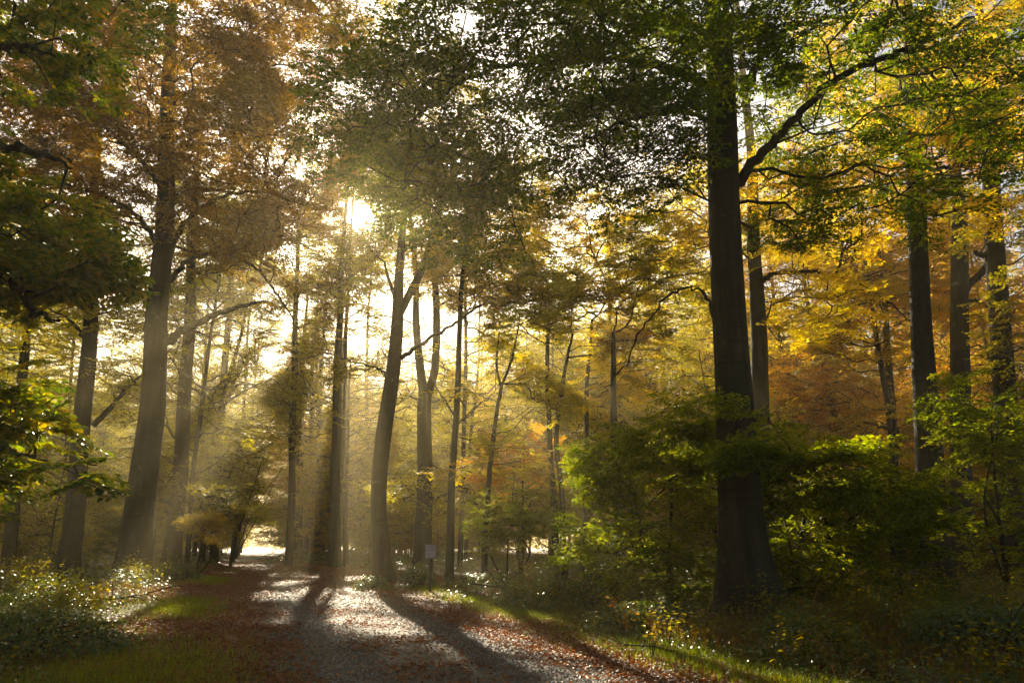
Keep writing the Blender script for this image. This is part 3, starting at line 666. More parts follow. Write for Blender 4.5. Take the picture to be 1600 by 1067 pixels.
shrub("young_beech_tree", "olive young tree filling the gap behind the golden bush", gp(330, 52), 6, (.5, 0),
      [E(330, 720, 52, 3.2, 2.5, 3.2, 330)], "yellow", 207, leafL=.12, full=False, spray=1.5, r0=.008, templ=TEMPL_S)
shrub("young_beech_tree", "young tree with amber leaves right of the slim yellow tree", gp(815, 29), 4.6, (.1, 0),
      [E(810, 730, 29, 1.8, 1.5, 1.2, 130)], "orange", 208, leafL=.09, full=False)

# oak whose trunk stands outside the picture on the left; its boughs reach in
Y = 10.0
ob = np.array([-10.4, 10.2, 0])
build_tree("oak_tree", "oak reaching in from the left edge, dark boughs above and sunlit sprays below", "tree",
    [ob, ob + [0, 0, 3], ob + [.2, 0, 7], ob + [.3, .2, 11]], [.42, .36, .28, .15],
    [E(45, 400, 10.5, 1.15, 1.6, .75, 150), E(-120, 300, 10.5, 1.2, 2, 1.2, 110), E(20, 695, 9.6, .55, .6, .22, 34), E(110, 738, 9.4, .28, .3, .09, 6), E(-120, 720, 10, .8, 1.1, .6, 60), E(-20, 600, 10, .35, .6, .3, 22), (-9, 10.5, 12.2, 3.2, 3, 2.2, 160), E(60, 60, 10.5, 1.1, 1.4, .6, 34)],
    "oak", BARK2, limbs=[(tpts([(-420, 560), (-120, 420), (0, 430), (50, 482), (90, 500)], Y), [.12, .09, .06, .05, .02]),
                        (tpts([(-420, 380), (-150, 260), (0, 232), (60, 240), (115, 262)], Y), [.15, .10, .07, .05, .02]),
                        (tpts([(-420, 700), (-100, 690), (0, 700), (70, 720), (150, 728)], Y), [.07, .05, .03, .018, .008]),
                        (tpts([(-420, 240), (-150, 110), (0, 72), (40, 75), (90, 90)], Y), [.13, .10, .06, .04, .02])],
    seed=301, leafL=.105, spray=.85, first=.3, rootmax=.08, thr=-.5)

# ------------------------------------------------------------------ the wood beyond: repeats built from a few kinds
def proto_tree(seed, H, crown0, n, rx, bark=BARK, r0=.22, leafL=.13, spray=1.7, at=(0, 0, 0), leaf="gold", label="x", group=None, gaps=False):
    r = np.random.default_rng(seed)
    lx, ly = r.normal(0, .9, 2); b = np.array(at, float)
    tp = [b, b + [lx * .1 + r.normal(0, .25), ly * .2, H * .3], b + [lx, ly, H * .65], b + [lx * 1.1, ly, H]]
    c = (crown0 + H) / 2; rz = (H - crown0) / 2
    ells = [(b[0] + lx, b[1] + ly, b[2] + c, rx, rx, rz, n), (b[0] + lx + r.normal(0, 1.5), b[1] + ly + r.normal(0, 1.5), b[2] + crown0 + 1.2, rx * .8, rx * .8, 1.2, n // 4)]
    return build_tree("beech_tree", label, "tree", tp, [r0, r0 * .85, r0 * .55, .05], ells, leaf, bark, seed=seed, leafL=leafL, full=False, templ=TEMPL_S, spray=spray, group=group,
                      twigs=True, rootmax=.1, first=.25, cullsun=gaps, base_on_ground=gaps, sides=12, flare=.5, thr=-.05, r0=.011, noise_f=.55)
def proto_sapling(seed, H, n, rx, leafL=.10, spray=1.2):
    r = np.random.default_rng(seed); lx, ly = r.normal(0, .5, 2)
    tp = [np.zeros(3), np.array([lx * .4, ly * .4, H * .4]), np.array([lx, ly, H])]
    ells = [(lx * .7, ly * .7, H * .6, rx, rx, H * .42, n), (lx * .4, ly * .4, H * .28, rx * .8, rx * .8, H * .16, n // 4)]
    return build_tree("young_beech_tree", "x", "young tree", tp, [.07, .05, .02], ells, "gold", BARK2, seed=seed, leafL=leafL, full=False, templ=TEMPL_S, spray=spray,
                      rootmax=.04, first=.15, cullsun=False, base_on_ground=False, sides=8, flare=.2, thr=-.1, r0=.006, noise_f=1.0)
TP = [proto_tree(401, 23, 3.5, 900, 4.8), proto_tree(402, 21, 3, 850, 4.4, BARK2, .17), proto_tree(403, 25, 5, 900, 5.0, BARK, .28), proto_tree(404, 18, 2, 700, 4.0, BARK2, .13)]
SP = [proto_sapling(411, 6.5, 380, 2.4), proto_sapling(412, 4.5, 260, 1.9), proto_sapling(413, 8.5, 480, 2.8)]
GRP = {"green": "green-leaved trees in the wood behind", "olive": "olive-leaved trees in the wood behind", "yellow": "yellow-leaved trees in the wood behind",
       "gold": "golden trees in the wood behind", "orange": "orange-leaved trees in the wood behind", "russet": "russet trees in the wood behind"}
used = set()
def place(proto, x, y, s, rz, leaf, young, side):
    root = proto if proto.name not in used else None
    if root is None:
        root = proto.copy(); C.objects.link(root)
        for ch in proto.children:
            c = ch.copy(); C.objects.link(c); c.parent = root
    used.add(proto.name)
    root.location = (x, y, float(gh(x, y)) - .05); root.rotation_euler = (0, 0, rz); root.scale = (s, s, s)
    col = {"green": "green", "olive": "olive", "yellow": "yellow", "gold": "golden", "orange": "orange", "russet": "russet"}[leaf]
    where = {"l": "left of the path", "m": "beyond the path junction", "r": "behind the big trunks on the right"}[side]
    root["label"] = ("low %s young beech in the mist-lit wood %s" if young else "%s-leaved beech far back in the wood %s") % (col, where)
    root["group"] = ("young " if young else "tall ") + col + " beeches " + where
    for c in root.children:
        if c.name.startswith("crown"):
            c.material_slots[0].link = 'OBJECT'; c.material_slots[0].material = LM[leaf]
r5 = np.random.default_rng(77)
taken = []
def spots(n, y0, y1, gap, margin, xl=-.80, xr=.80, powr=.7):
    out = []; tries = 0
    while len(out) < n and tries < 20000:
        tries += 1
        y = y0 + (y1 - y0) * r5.random() ** powr; x = r5.uniform(xl * y - 3, xr * y + 3)
        if abs(x - path_x(y)) < margin: continue
        if seg_dist(x, y, (-6.5, 25.5), (18, 28)) < 3.4 or seg_dist(x, y, (-22, 70), (25, 76)) < 2.5: continue
        if any((x - a) ** 2 + (y - b) ** 2 < gap * gap for a, b in taken): continue
        taken.append((x, y)); out.append((x, y))
    return out
def pick(x, y):
    t = x / y
    if t < -.40: return r5.choice(["yellow", "olive", "green", "gold"], p=[.45, .25, .15, .15])
    if t < -.05: return r5.choice(["yellow", "gold", "olive", "orange"], p=[.45, .25, .2, .1])
    if t < .25: return r5.choice(["gold", "yellow", "orange", "olive", "russet"], p=[.35, .25, .15, .15, .10])
    return r5.choice(["gold", "orange", "yellow", "olive", "russet"], p=[.38, .27, .2, .1, .05])
def side(x, y): return "l" if x < path_x(y) else ("m" if x / y < .22 else "r")
TREES_FAR = spots(165, 34, 132, 3.8, 3.1)
for (x, y) in TREES_FAR:
    if y < 46 and abs(x + .231 * y) < 3.5: continue
    if y < 95 and -15 < x + .231 * y < 11:          # these stand between the path and the sun: each is grown on its own, round the gaps
        if y > 48 and x + .231 * y > -1 and r5.random() < .42: continue
        kk = int(r5.integers(0, 4)); H, c0, nn_, rx_, bk, rr0 = [(27, 4.5, 980, 5.0, BARK, .22), (25, 3.5, 900, 4.6, BARK2, .17), (28, 6, 980, 5.2, BARK, .26), (21, 2.5, 720, 4.2, BARK2, .13)][kk]
        lf = str(pick(x, y)); cn = {"gold": "golden"}.get(lf, lf); wh = {"l": "left of the path", "m": "beyond the path junction", "r": "behind the big trunks on the right"}[side(x, y)]
        proto_tree(700 + len(bpy.data.objects) % 997, H, c0, nn_, rx_, bk, rr0, at=(x, y, 0), leaf=lf, label="%s-leaved beech far back in the wood %s" % (cn, wh), group="tall %s beeches %s" % (cn, wh), gaps=True)
        continue
    place(TP[r5.integers(0, 4)], x, y, r5.uniform(.8, 1.12) if y < 75 else r5.uniform(1.02, 1.2), r5.uniform(0, 6.28), pick(x, y), False, side(x, y))
taken = taken[:]
def blocks_gap(x, y, s):
    for (bx, by, br) in BEAMS:
        for D in (2, 6, 10, 14, 18):
            if (bx - .225 * D - x) ** 2 + (by + .974 * D - y) ** 2 < (1.9 * s + br) ** 2: return True
    return False
# lower trees filling the middle of the wood
for (x, y) in [(2.6, 46), (-6.2, 56), (6.4, 53), (-3.5, 66)]:
    place(TP[3], x, y, r5.uniform(.85, 1.0), r5.uniform(0, 6.28), ["gold", "yellow", "orange"][int(r5.integers(0, 3))], False, "m")
# crowns that meet over the ride further on
for i_, (yy, sd_) in enumerate([(57, -1), (64, 1), (72, -1), (80, 1), (88, -1), (97, 1), (106, -1), (118, 1)]):
    xx = path_x(yy) + sd_ * 3.4; lf = ["yellow", "gold", "yellow", "orange"][i_ % 4]; cn = {"gold": "golden"}.get(lf, lf); wh = "left of the path" if sd_ < 0 else "beyond the path junction"
    proto_tree(900 + i_, 24, 3.6 if yy > 90 else 6.5, 760, 4.6, BARK, .17, at=(xx, yy, 0), leaf=lf, label="%s-leaved beech leaning over the far path, %s of the overhanging row" % (cn, ["nearest", "second", "third", "fourth", "fifth", "sixth", "seventh", "farthest"][i_]), group=None, gaps=yy < 80)
for i_ in range(34):
    y = r5.uniform(72, 125); x = r5.uniform(-.325 * y + 2.0, -.02 * y)
    place(SP[r5.integers(0, 3)], x, y, r5.uniform(1.2, 1.8), r5.uniform(0, 6.28), pick(x, y), True, side(x, y))
for (x, y) in spots(150, 27, 95, 2.8, 2.9, powr=1.0):
    if y < 30 and -.25 < x / y < .12: continue
    if y < 50 and blocks_gap(x, y, 1.0): continue
    place(SP[r5.integers(0, 3)], x, y, r5.uniform(.75, 1.15), r5.uniform(0, 6.28), pick(x, y), True, side(x, y))
# the wood closes in behind and beside the viewpoint too
for i_ in range(34):
    x = r5.uniform(-26, 26); y = r5.uniform(-24, 26)
    if abs(x - path_x(y)) < 4.5 or abs(x) < .85 * y + 5 or any((x - a) ** 2 + (y - b) ** 2 < 20 for a, b in taken) or abs(x) < 4.5: continue
    taken.append((x, y)); place(TP[r5.integers(0, 4)], x, y, r5.uniform(.8, 1.05), r5.uniform(0, 6.28), "olive", False, "l" if x < path_x(y) else "r")
for pr in TP + SP:
    if pr.name not in used:
        for c in list(pr.children): bpy.data.objects.remove(c)
        bpy.data.objects.remove(pr)

# the far-off wood that closes every view: one leafy mass of crowns, with stems too far to tell apart
r6 = np.random.default_rng(91)
A = Acc(); n = 190000
ang = r6.uniform(-1.05, 1.05, n); R_ = r6.uniform(132, 172, n); X = R_ * np.sin(ang); Yy = R_ * np.cos(ang)
Z = 25 * r6.random(n) ** .85 * (1 + .12 * np.sin(ang * 40) + .08 * np.sin(ang * 91 + 1))
p3 = np.stack([X, Yy, Z], 1); k_ = (snoise(p3 * [.25, .25, .35], 33) > -.35) & (np.abs(X - path_x(Yy)) > 2.2 + .12 * Z ** 1.2 - .5); p3 = p3[k_]; m_ = len(p3)
V, F = leaf_block(p3, np.stack([r6.normal(size=m_), r6.normal(size=m_), r6.normal(0, .4, m_)], 1), np.stack([r6.normal(0, .6, m_), r6.normal(0, .6, m_), np.ones(m_)], 1), r6.uniform(.35, .75, m_), r6.uniform(.2, .4, m_), False); A.add(V, F)
tag(link("far_wood", A.mesh("far_wood"), LM["gold"]), kind="stuff", label="golden leafy wood far off behind everything")

# ================================================================== GROUND COVER
rg = np.random.default_rng(99)
def rand_dirs(n, zlo, zhi):
    a = rg.uniform(0, 2 * pi, n); z = rg.uniform(zlo, zhi, n); return np.stack([np.cos(a), np.sin(a), z], 1)
def scatter(fn, x0, x1, y0, y1, dens, power=0.0):
    """points with probability fn(x,y) and a density that falls with distance"""
    A_ = (x1 - x0) * (y1 - y0); n = int(A_ * dens)
    x = rg.uniform(x0, x1, n); y = rg.uniform(y0, y1, n)
    k = rg.random(n) < fn(x, y) * np.minimum(1, (9.0 / np.hypot(x, y)) ** power)
    # outside the picture: drop
    k &= (np.abs(x) < .86 * y + 2.5)
    return x[k], y[k]
# fallen leaves: thick on margins and on the side track, thin on the wheel tracks
def litter_fn(x, y):
    d = (x - path_x(y)) * .947
    wheel = np.exp(-((np.abs(d) - .95) / .42) ** 2)
    near = np.clip(1.25 - y / 26, 0, 1)                       # gravel barer close to the camera
    f = np.where(np.abs(d) < 2.3 + .3 * np.sin(y * 1.7), .80 - .55 * wheel * 1.0 - .50 * near * np.exp(-(d / 1.5) ** 2), 1.0)
    f = np.where((np.abs(d) < 1.7), f * (.35 + .9 * np.clip(snoise(np.stack([x, y], -1) * 1.4, 5) + .4, 0, 1)), f)
    j = seg_dist(x, y, (-6.5, 25.5), (16, 28)) < 4.0
    f = np.where(j, np.maximum(f, .7 * (np.abs(d) > 1.6)), f)
    out = np.clip(1 - (lane_dist(x, y) - .6) / 2.5, .10, 1)
    return np.clip(f * out, 0.02, 1)
A = Acc()
for (x0, x1, y0, y1, dens, pw, L0) in [(-7, 4, 6.5, 16, 1150, .6, .055), (-14, 9, 16, 34, 620, .3, .065), (-24, 6, 34, 60, 120, 0, .10)]:
    x, y = scatter(litter_fn, x0, x1, y0, y1, dens, pw)
    n = len(x); inpath = np.abs(x - path_x(y)) < 1.85
    z = gh(x, y) + np.where(inpath, .045, .012) + rg.uniform(0, .035, n)
    nr = np.stack([rg.normal(0, .38, n), rg.normal(0, .38, n), np.ones(n)], 1)
    V, F = leaf_block(np.stack([x, y, z], 1), rand_dirs(n, -.1, .35), nr, L0 * rg.uniform(.6, 1.2, n), L0 * .62 * rg.uniform(.7, 1.2, n), y0 < 16)
    A.add(V, F)
tag(link("fallen_leaves", A.mesh("fallen_leaves"), LM['litter']), kind="stuff", label="red-brown fallen leaves covering the path edges and side track")
# loose stones in the gravel
def stone_fn(x, y): return (np.abs(x - path_x(y)) < 1.75) * 1.0
x, y = scatter(stone_fn, -8, 3, 6.5, 22, 620, 1.0)
n = len(x); dd = norm(rg.normal(size=(6, 3)) * [1, 1, .6])
octa = np.array([[1, 0, 0], [0, 1, 0], [-1, 0, 0], [0, -1, 0], [0, 0, .7], [0, 0, -.5]])
V = octa[None] * (rg.uniform(.006, .017, n)[:, None, None]) * rg.uniform(.6, 1.3, (n, 6, 1))
a = rg.uniform(0, 6.28, n); ca, sa = np.cos(a)[:, None], np.sin(a)[:, None]
V = np.stack([V[..., 0] * ca - V[..., 1] * sa, V[..., 0] * sa + V[..., 1] * ca, V[..., 2]], -1) + np.stack([x, y, np.full(n, .042)], 1)[:, None]
fo = np.array([[0, 1, 4], [1, 2, 4], [2, 3, 4], [3, 0, 4], [1, 0, 5], [2, 1, 5], [3, 2, 5], [0, 3, 5]])
F = (np.arange(n)[:, None, None] * 6 + fo[None]).reshape(-1, 3)
sm, N, L = newmat("stones"); b = N["Principled BSDF"]; g = N.new("ShaderNodeNewGeometry"); rr_ = ramp(N, [(.06, .05, .045), (.22, .19, .16), (.32, .28, .24)]); L.new(g.outputs["Random Per Island"], rr_.inputs[0]); L.new(rr_.outputs[0], b.inputs["Base Color"]); b.inputs["Roughness"].default_value = .45
tag(link("gravel_stones", mesh_from("gravel_stones", V.reshape(-1, 3), [F]), sm), kind="stuff", label="small loose stones strewn over the gravel path")

# brambles and low herbs on both sides
def verge_fn(x, y):
    d = lane_dist(x, y); dl = np.where(x < path_x(y), .9, .25)
    return np.clip((d - dl) / 1.0, 0, 1) * np.clip(.55 + .6 * snoise(np.stack([x, y], -1) * .9, 8), .08, 1)
def mound(x, y):
    d = np.clip((lane_dist(x, y) - .2) / 2.5, 0, 1)
    return (.20 + .42 * np.clip(snoise(np.stack([x, y], -1) * .9, 8) + .3, 0, 1.2)) * (.35 + .65 * d)
A = Acc(); B = Acc()
for (x0, x1, y0, y1, dens, pw, L0, full) in [(-14, 12, 5.5, 16, 950, .4, .052, True), (-24, 22, 16, 36, 330, .3, .075, False), (-55, 45, 36, 80, 40, 0, .16, False)]:
    x, y = scatter(verge_fn, x0, x1, y0, y1, dens, pw); n = len(x)
    z = gh(x, y) + mound(x, y) * np.sqrt(rg.random(n)) * rg.uniform(.5, 1.15, n) + .02
    nr = np.stack([rg.normal(0, .45, n), rg.normal(0, .45, n), np.ones(n)], 1)
    V, F = leaf_block(np.stack([x, y, z], 1), rand_dirs(n, -.5, .3), nr, L0 * rg.uniform(.6, 1.25, n), L0 * .68 * rg.uniform(.7, 1.2, n), full); A.add(V, F)
    if full:
        k = rg.random(n) < .10; m = k.sum(); q1 = np.stack([x, y, z], 1)[k]; q0 = q1 + np.stack([rg.normal(0, .12, m), rg.normal(0, .12, m), -(q1[:, 2] - gh(q1[:, 0], q1[:, 1]))], 1)
        frusta(B, q0, q1, np.full(m, .003), np.full(m, .0015), 3)
B.v and A.add(np.concatenate(B.v), *[np.concatenate(f) for f in B.f.values()])
tag(link("undergrowth", A.mesh("undergrowth"), LM['bramble']), kind="stuff", label="glossy bramble and ivy undergrowth covering the forest floor")
# broad-leaved herbs standing a little above the brambles
A = Acc()
def herb_fn(x, y): return verge_fn(x, y) * (snoise(np.stack([x, y], -1) * 1.7, 41) > .15)
for (x0, x1, y0, y1, dens, L0) in [(-14, 12, 5.5, 17, 330, .06), (-24, 16, 17, 34, 110, .085)]:
    x, y = scatter(herb_fn, x0, x1, y0, y1, dens, .2); n = len(x)
    z = gh(x, y) + (mound(x, y) + .10) * rg.uniform(.6, 1.35, n)
    V, F = leaf_block(np.stack([x, y, z], 1), rand_dirs(n, -.5, .3), np.stack([rg.normal(0, .5, n), rg.normal(0, .5, n), np.ones(n)], 1), L0 * rg.uniform(.6, 1.25, n), L0 * .62 * rg.uniform(.7, 1.2, n), True); A.add(V, F)
    k = rg.random(n) < .3; m = k.sum(); q1 = np.stack([x, y, z], 1)[k]; q0 = q1 + np.stack([rg.normal(0, .05, m), rg.normal(0, .05, m), -(q1[:, 2] - gh(q1[:, 0], q1[:, 1]))], 1)
    frusta(A, q0, q1, np.full(m, .003), np.full(m, .0015), 3)
tag(link("woodland_herbs", A.mesh("woodland_herbs"), LM['olive']), kind="stuff", label="yellowing leafy herbs among the brambles")
# grass
def blades(fn, boxes, mat, name, label, h0, bend=.45):
    A = Acc()
    for (x0, x1, y0, y1, dens, pw, wv) in boxes:
        x, y = scatter(fn, x0, x1, y0, y1, dens, pw); n = len(x)
        b0 = np.stack([x, y, gh(x, y)], 1); a = rg.uniform(0, 2 * pi, n); h = h0 * rg.uniform(.45, 1.25, n); d = np.stack([np.cos(a), np.sin(a), np.zeros(n)], 1)
        sd = np.stack([-np.sin(a), np.cos(a), np.zeros(n)], 1) * wv * rg.uniform(.7, 1.3, n)[:, None]
        up = np.array([0, 0, 1.])
        m1 = b0 + up * (h * .55)[:, None] + d * (h * bend * .25)[:, None]; tp = b0 + up * h[:, None] * .92 + d * (h * bend * rg.uniform(.4, 1.5, n))[:, None]
        V = np.stack([b0 - sd, b0 + sd, m1 + sd * .8, m1 - sd * .8, tp], 1).reshape(-1, 3); k = np.arange(n)[:, None] * 5
        A.add(V, k + np.array([[0, 1, 2, 3]]), k + np.array([[3, 2, 4]]))
    return tag(link(name, A.mesh(name), mat), kind="stuff", label=label)
def grass_fn(x, y):
    d = (x - path_x(y)) * .947
    rightv = np.exp(-((d - 3.1) / .55) ** 2) * (y < 24) * np.clip(.8 + .6 * np.sin(y * .8 + 1), .3, 1)
    leftv = np.exp(-((d + 3.2) / .6) ** 2) * (y < 40) * np.clip(.25 + 1.0 * np.sin(y * .55 - 1.2), 0, 1) + .8 * np.exp(-(((d + 3.0) / 1.0) ** 2)) * np.exp(-((y - 8.2) / 2.2) ** 2)
    mid = .8 * np.exp(-(d / .3) ** 2) * (snoise(np.stack([x, y], -1) * 1.1, 12) > .75)
    return np.clip(rightv + leftv + mid * .5, 0, 1)
blades(grass_fn, [(-8, 6, 5.5, 16, 1500, .4, .0028), (-14, 2, 16, 38, 500, .2, .006)], LM['grass'], "verge_grass", "short green grass along both edges of the path", .13)
def straw_fn(x, y):
    r_ = np.exp(-(((x - 5.2) / 2.6) ** 2 + ((y - 11) / 2.2) ** 2)); l_ = .7 * np.exp(-(((x + 9.4) / 1.3) ** 2 + ((y - 17) / 2.5) ** 2))
    return np.clip((r_ + l_) * (lane_dist(x, y) > .8) * np.clip(.4 + snoise(np.stack([x, y], -1) * 1.5, 15), 0.05, 1), 0, 1)
blades(straw_fn, [(-14, 11, 6.5, 20, 700, .2, .0032)], LM['straw'], "dry_grass", "reddish dry grass tufts below the massive beech", .42, .9)

# individual bramble bushes and plants
def bush(name, label, x, y, rx, ry, h, n, leaf, L0=.06, cat="bush", group=None, seed=0, full=True):
    r = np.random.default_rng(seed); z0 = float(gh(x, y)); root = thing(name, (x, y, z0), label, cat, group)
    q = norm(r.normal(size=(n, 3))); q[:, 2] = np.abs(q[:, 2]); rad = r.uniform(.55, 1.0, n) ** .6 * (1 + .22 * snoise(q * 2.2, seed))
    p = q * rad[:, None] * [rx, ry, h] + [x, y, z0 + .02]
    nr = norm(q * .7 + [0, 0, .8] + r.normal(0, .4, (n, 3))); dr = norm(np.cross(nr, r.normal(size=(n, 3))) + [0, 0, -.25])
    V, F = leaf_block(p, dr, nr, L0 * r.uniform(.6, 1.25, n), L0 * .7 * r.uniform(.7, 1.2, n), full)
    A = Acc(); A.add(V, F); link("leaves", A.mesh(name + "_leaves", False, (x, y, z0)), LM[leaf], root)
    B = Acc(); k = r.choice(n, min(70, n), False)
    for i_ in k:
        e = p[i_]; b_ = np.array([x + (e[0] - x) * .25, y + (e[1] - y) * .25, z0]); c = (b_ + e) / 2 + [0, 0, h * .35]
        tube(B, catmull([b_, c, e], 3), np.linspace(.007, .003, 7), 4)
    link("stems", B.mesh(name + "_stems", True, (x, y, z0)), BARK2, root)
    return root
def at(px, Y): p = P(px, 850, Y); return p[0], Y
for i_, (px, Yd, rx, ry, h, n, lf, lab, L0) in enumerate([
    (655, 23.6, .62, .5, .75, 1500, 'bramble', "shiny pale-leaved bramble bush left of the notice board", .075),
    (585, 22.6, .60, .4, .42, 900, 'bramble', "low glinting bramble clump at the foot of the curving trunk", .07),
    (765, 24.0, 1.5, .7, .52, 2200, 'bramble', "long bramble bank right of the notice board, silvery on top", .075),
    (845, 16.2, 1.0, .8, .62, 3000, 'bramble', "dark rounded bramble mound jutting into the side track", .06),
    (930, 15.6, 1.1, .8, .80, 3200, 'bramble', "sun-flecked bramble mound in front of the green thicket", .06),
    (1010, 11.8, .9, .7, .55, 2600, 'bramble', "bramble tangle with orange leaves by the right verge", .055),
    (460, 52, 2.6, 1.2, 1.0, 1600, 'bramble', "long low bush lining the far right edge of the path", .12),
    (560, 48, 3.0, 1.2, 1.05, 1700, 'bramble', "low dark bush behind the beam-lit trunk", .12),
    (285, 27, .9, .6, .55, 1200, 'bramble', "glinting bramble clump right of the thick left trunk", .08),
    (190, 22.5, 1.2, .8, .6, 2200, 'bramble', "bright bramble clump against the foot of the thick left trunk", .07),
    (75, 20, 1.5, 1.0, .62, 2500, 'bramble', "leafy mound in the left undergrowth before the leaning trunk", .065),
    (1560, 9.2, 1.3, .9, .6, 3400, 'bramble', "blue-green bramble mass in the lower right corner", .06),
    (1250, 9.4, .8, .6, .42, 2000, 'bramble', "low shaded bramble clump below the pale fern", .055),
    (60, 9.6, 1.5, .9, .42, 3000, 'bramble', "cool-toned bramble patch in the lower left corner", .055),
    (1330, 14.0, 2.2, 1.0, .6, 3200, 'green', "leafy green growth under the arching young beech", .06)]):
    x, y = at(px, Yd); bush("bramble_bush", lab, x, y, rx, ry, h, n, lf, L0, seed=500 + i_, full=Yd < 20)
for i_, (px, py, Yd, lf, h, lab) in enumerate([
    (968, 960, 11.2, 'orange', .62, "small sapling with orange leaves beside the right verge"),
    (1035, 985, 10.4, 'yellow', .60, "small sapling with yellow leaves right of the orange one"),
    (1010, 1020, 9.2, 'gold', .50, "low yellow-orange seedling at the edge of the sunny grass"),
    (1190, 900, 12.0, 'yellow', .75, "yellow-leaved seedling right at the massive trunk's foot"),
    (90, 930, 17, 'gold', .6, "amber dead fern clump glowing in the left undergrowth")]):
    x, y = at(px, Yd); r = np.random.default_rng(600 + i_); z0 = float(gh(x, y)); root = thing("tree_seedling" if i_ < 4 else "fern_plant", (x, y, z0), lab, "seedling" if i_ < 4 else "fern")
    A = Acc(); B = Acc(); 
    for s in range(4 if i_ < 4 else 9):
        e = np.array([x, y, z0]) + [r.normal(0, .16), r.normal(0, .16), h * r.uniform(.6, 1.1)]; cpt = catmull([[x, y, z0], (np.array([x, y, z0]) + e) / 2 + [r.normal(0, .04), 0, .06], e], 4)
        tube(B, cpt, np.linspace(.006, .002, len(cpt)), 4)
        m = 16; t = r.integers(3, len(cpt), m); pos = cpt[t] + r.normal(0, .03, (m, 3)); aa = r.uniform(0, 6.28, m)
        V, F = leaf_block(pos, np.stack([np.cos(aa), np.sin(aa), r.uniform(-.4, .3, m)], 1), np.stack([r.normal(0, .4, m), r.normal(0, .4, m) - .3, np.ones(m)], 1), np.full(m, .062) * r.uniform(.7, 1.3, m), np.full(m, .04), True); A.add(V, F)
    link("leaves", A.mesh("seedling_leaves", False, (x, y, z0)), LM[lf], root); link("stems", B.mesh("seedling_stems", True, (x, y, z0)), BARK2, root)
# pale bracken fronds
def frond(px, Yd, h, az, lab, seed):
    x, y = at(px, Yd); z0 = float(gh(x, y)); r = np.random.default_rng(seed); root = thing("bracken_frond", (x, y, z0), lab, "fern")
    A = Acc(); B = Acc(); d = np.array([cos(az), sin(az), 0])
    c = catmull([np.array([x, y, z0]), np.array([x, y, z0]) + d * .06 + [0, 0, h * .6], np.array([x, y, z0]) + d * .22 + [0, 0, h], np.array([x, y, z0]) + d * .50 + [0, 0, h * .82], np.array([x, y, z0]) + d * .62 + [0, 0, h * .55]], 8)
    tube(B, c, np.linspace(.006, .0015, len(c)), 4)
    sd = np.array([-sin(az), cos(az), 0])
    for k in range(10, len(c) - 1, 2):
        u = (k - 10) / (len(c) - 11); ln = .17 * (1 - u) ** .8 + .02
        for s in (-1, 1):
            e = c[k] + sd * s * ln + d * ln * .25 - np.array([0, 0, ln * .35]); tube(B, [c[k], e], [.002, .001], 3)
            m = max(3, int(ln / .022)); t = np.linspace(.08, 1, m)[:, None]; pos = c[k] + (e - c[k]) * t
            for s2 in (-1, 1):
                dv = norm(np.repeat([d * s2 + sd * s * .5 - np.array([0, 0, .2])], m, 0)); V, F = leaf_block(pos, dv, np.repeat([[0, 0, 1.]], m, 0) + r.normal(0, .2, (m, 3)), .022 * (1.1 - t[:, 0]) + .006, np.full(m, .008), False); A.add(V, F)
    link("pinnae", A.mesh("pinnae", False, (x, y, z0)), LM['bracken'], root); link("stalk", B.mesh("stalk", True, (x, y, z0)), LM['bracken'], root)
frond(1258, 11.6, .58, -.3, "pale straw-coloured bracken frond arching below the massive beech", 1)
frond(1535, 12.2, .50, .2, "yellowed bracken frond in the right-hand dry grass", 2)
frond(1290, 8.4, .36, 2.8, "whitish curled bracken frond low in the shaded brambles", 3)

# fallen branches
for i_, (px, Yd, ln, az, rr0, lab) in enumerate([
    (1500, 8.2, 1.5, .5, .014, "thin bare fallen branch sticking up from the brambles in the lower right"),
    (1040, 9.4, 1.0, 2.5, .012, "short dead stick lying in the sunny grass by the right verge"),
    (880, 18.5, 2.4, 2.9, .035, "mossy fallen bough beside the side track bramble mound"),
    (140, 15.0, 1.9, .9, .03, "dead branch half buried in the left brambles"),
    (1385, 10.6, 1.3, 1.1, .012, "pale bent stalk leaning in the dry grass right of the fern")]):
    x, y = at(px, Yd); z0 = float(gh(x, y)); r = np.random.default_rng(640 + i_); B = Acc()
    d = np.array([cos(az), sin(az), .12 if i_ not in (0, 4) else .55])
    c = catmull([np.array([x, y, z0 + .03]) + d * ln * t + r.normal(0, .04 * ln, 3) * [1, 1, .4] + [0, 0, .05] for t in (0, .3, .6, 1)], 6); tube(B, c, np.linspace(rr0, rr0 * .3, len(c)), 7, .15, i_)
    for k in (6, 10, 13):
        e = c[k] + norm(d + r.normal(0, .6, 3)) * ln * .25; tube(B, catmull([c[k], (c[k] + e) / 2 + r.normal(0, .02, 3), e], 4), np.linspace(rr0 * .5, rr0 * .15, 9), 5)
    me = B.mesh("fallen_branch", True, (x, y, z0)); o = link("fallen_branch", me, BARK2 if i_ else BARK); o.location = (x, y, z0); tag(o, lab, "branch")

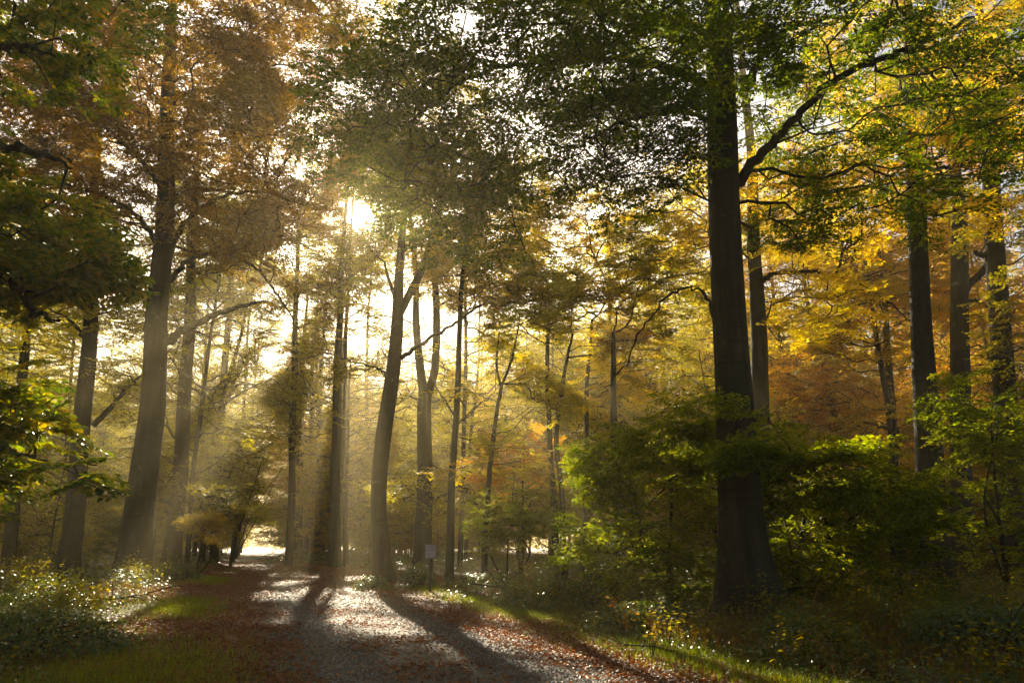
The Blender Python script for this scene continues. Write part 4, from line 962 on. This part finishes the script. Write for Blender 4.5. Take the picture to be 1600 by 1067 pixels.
# notice board
def box(acc, c, s, rz=0.0, bev=0.004):
    c = np.array(c, float); hx, hy, hz_ = np.array(s) / 2
    bm_v = np.array([(x * hx, y * hy, z * hz_) for z in (-1, 1) for y in (-1, 1) for x in (-1, 1)])
    R_ = np.array([[cos(rz), -sin(rz), 0], [sin(rz), cos(rz), 0], [0, 0, 1]])
    acc.add(bm_v @ R_.T + c, np.array([(0, 2, 3, 1), (4, 5, 7, 6), (0, 1, 5, 4), (2, 6, 7, 3), (0, 4, 6, 2), (1, 3, 7, 5)]))
def flat(name, col, rough=.6):
    m, N, L = newmat(name); b = N["Principled BSDF"]; nz = N.new("ShaderNodeTexNoise"); nz.inputs["Scale"].default_value = 12; nz.inputs["Detail"].default_value = 5
    tc = N.new("ShaderNodeTexCoord"); L.new(tc.outputs["Object"], nz.inputs["Vector"])
    r = ramp(N, [tuple(c * .75 for c in col), tuple(min(1, c * 1.1) for c in col)], [.3, .7]); L.new(nz.outputs["Fac"], r.inputs[0]); L.new(r.outputs[0], b.inputs["Base Color"]); b.inputs["Roughness"].default_value = rough
    return m
WOOD = flat("weathered_wood", (.10, .075, .05)); BOARD = flat("grey_board", (.52, .46, .45)); PAPER = flat("paper", (.82, .78, .77)); INK = flat("ink", (.06, .05, .06))
x, y = at(673, 21.5); z0 = 0.0; sx, szz = .29, .37; zc = P(673, 861, 21.5)[2]
sg = thing("notice_board", (x, y, z0), "small pale framed notice on a dark wooden post by the junction", "sign")
off = (x, y, z0)
A = Acc(); tube(A, [[x, y + .035, z0 - .1], [x, y + .035, zc - szz * .3], [x, y + .035, zc + szz * .35]], [.04, .038, .036], 10, .05, 2); link("post", A.mesh("post", True, off), WOOD, sg)
A = Acc(); box(A, (x, y - .012, zc), (sx, .018, szz)); bd = link("board", A.mesh("board", False, off), BOARD, sg)
A = Acc()
for c, s in [((x, y - .026, zc + szz / 2 - .009), (sx, .016, .018)), ((x, y - .026, zc - szz / 2 + .009), (sx, .016, .018)), ((x - sx / 2 + .009, y - .0265, zc), (.018, .016, szz - .036)), ((x + sx / 2 - .009, y - .0265, zc), (.018, .016, szz - .036))]: box(A, c, s)
link("frame", A.mesh("frame", False, off), WOOD if False else BOARD, bd)
A = Acc(); box(A, (x, y - .0235, zc), (sx * .72, .004, szz * .78)); link("paper", A.mesh("paper", False, off), PAPER, bd)
A = Acc(); r = np.random.default_rng(5)
for k in range(9):
    zz = zc + szz * .34 - k * szz * .082; wfull = sx * (.60 if k != 5 else .0)
    if wfull == 0: continue
    xx = x - sx * .31
    while xx < x + sx * .28:
        l = r.uniform(.02, .045); l = min(l, x + sx * .31 - xx); box(A, (xx + l / 2, y - .0262, zz), (l, .0012, .016 if k == 0 else .011)); xx += l + .007
link("lettering", A.mesh("lettering", False, off), INK, bd)
print("script built in %.1fs" % (time.time() - T0))
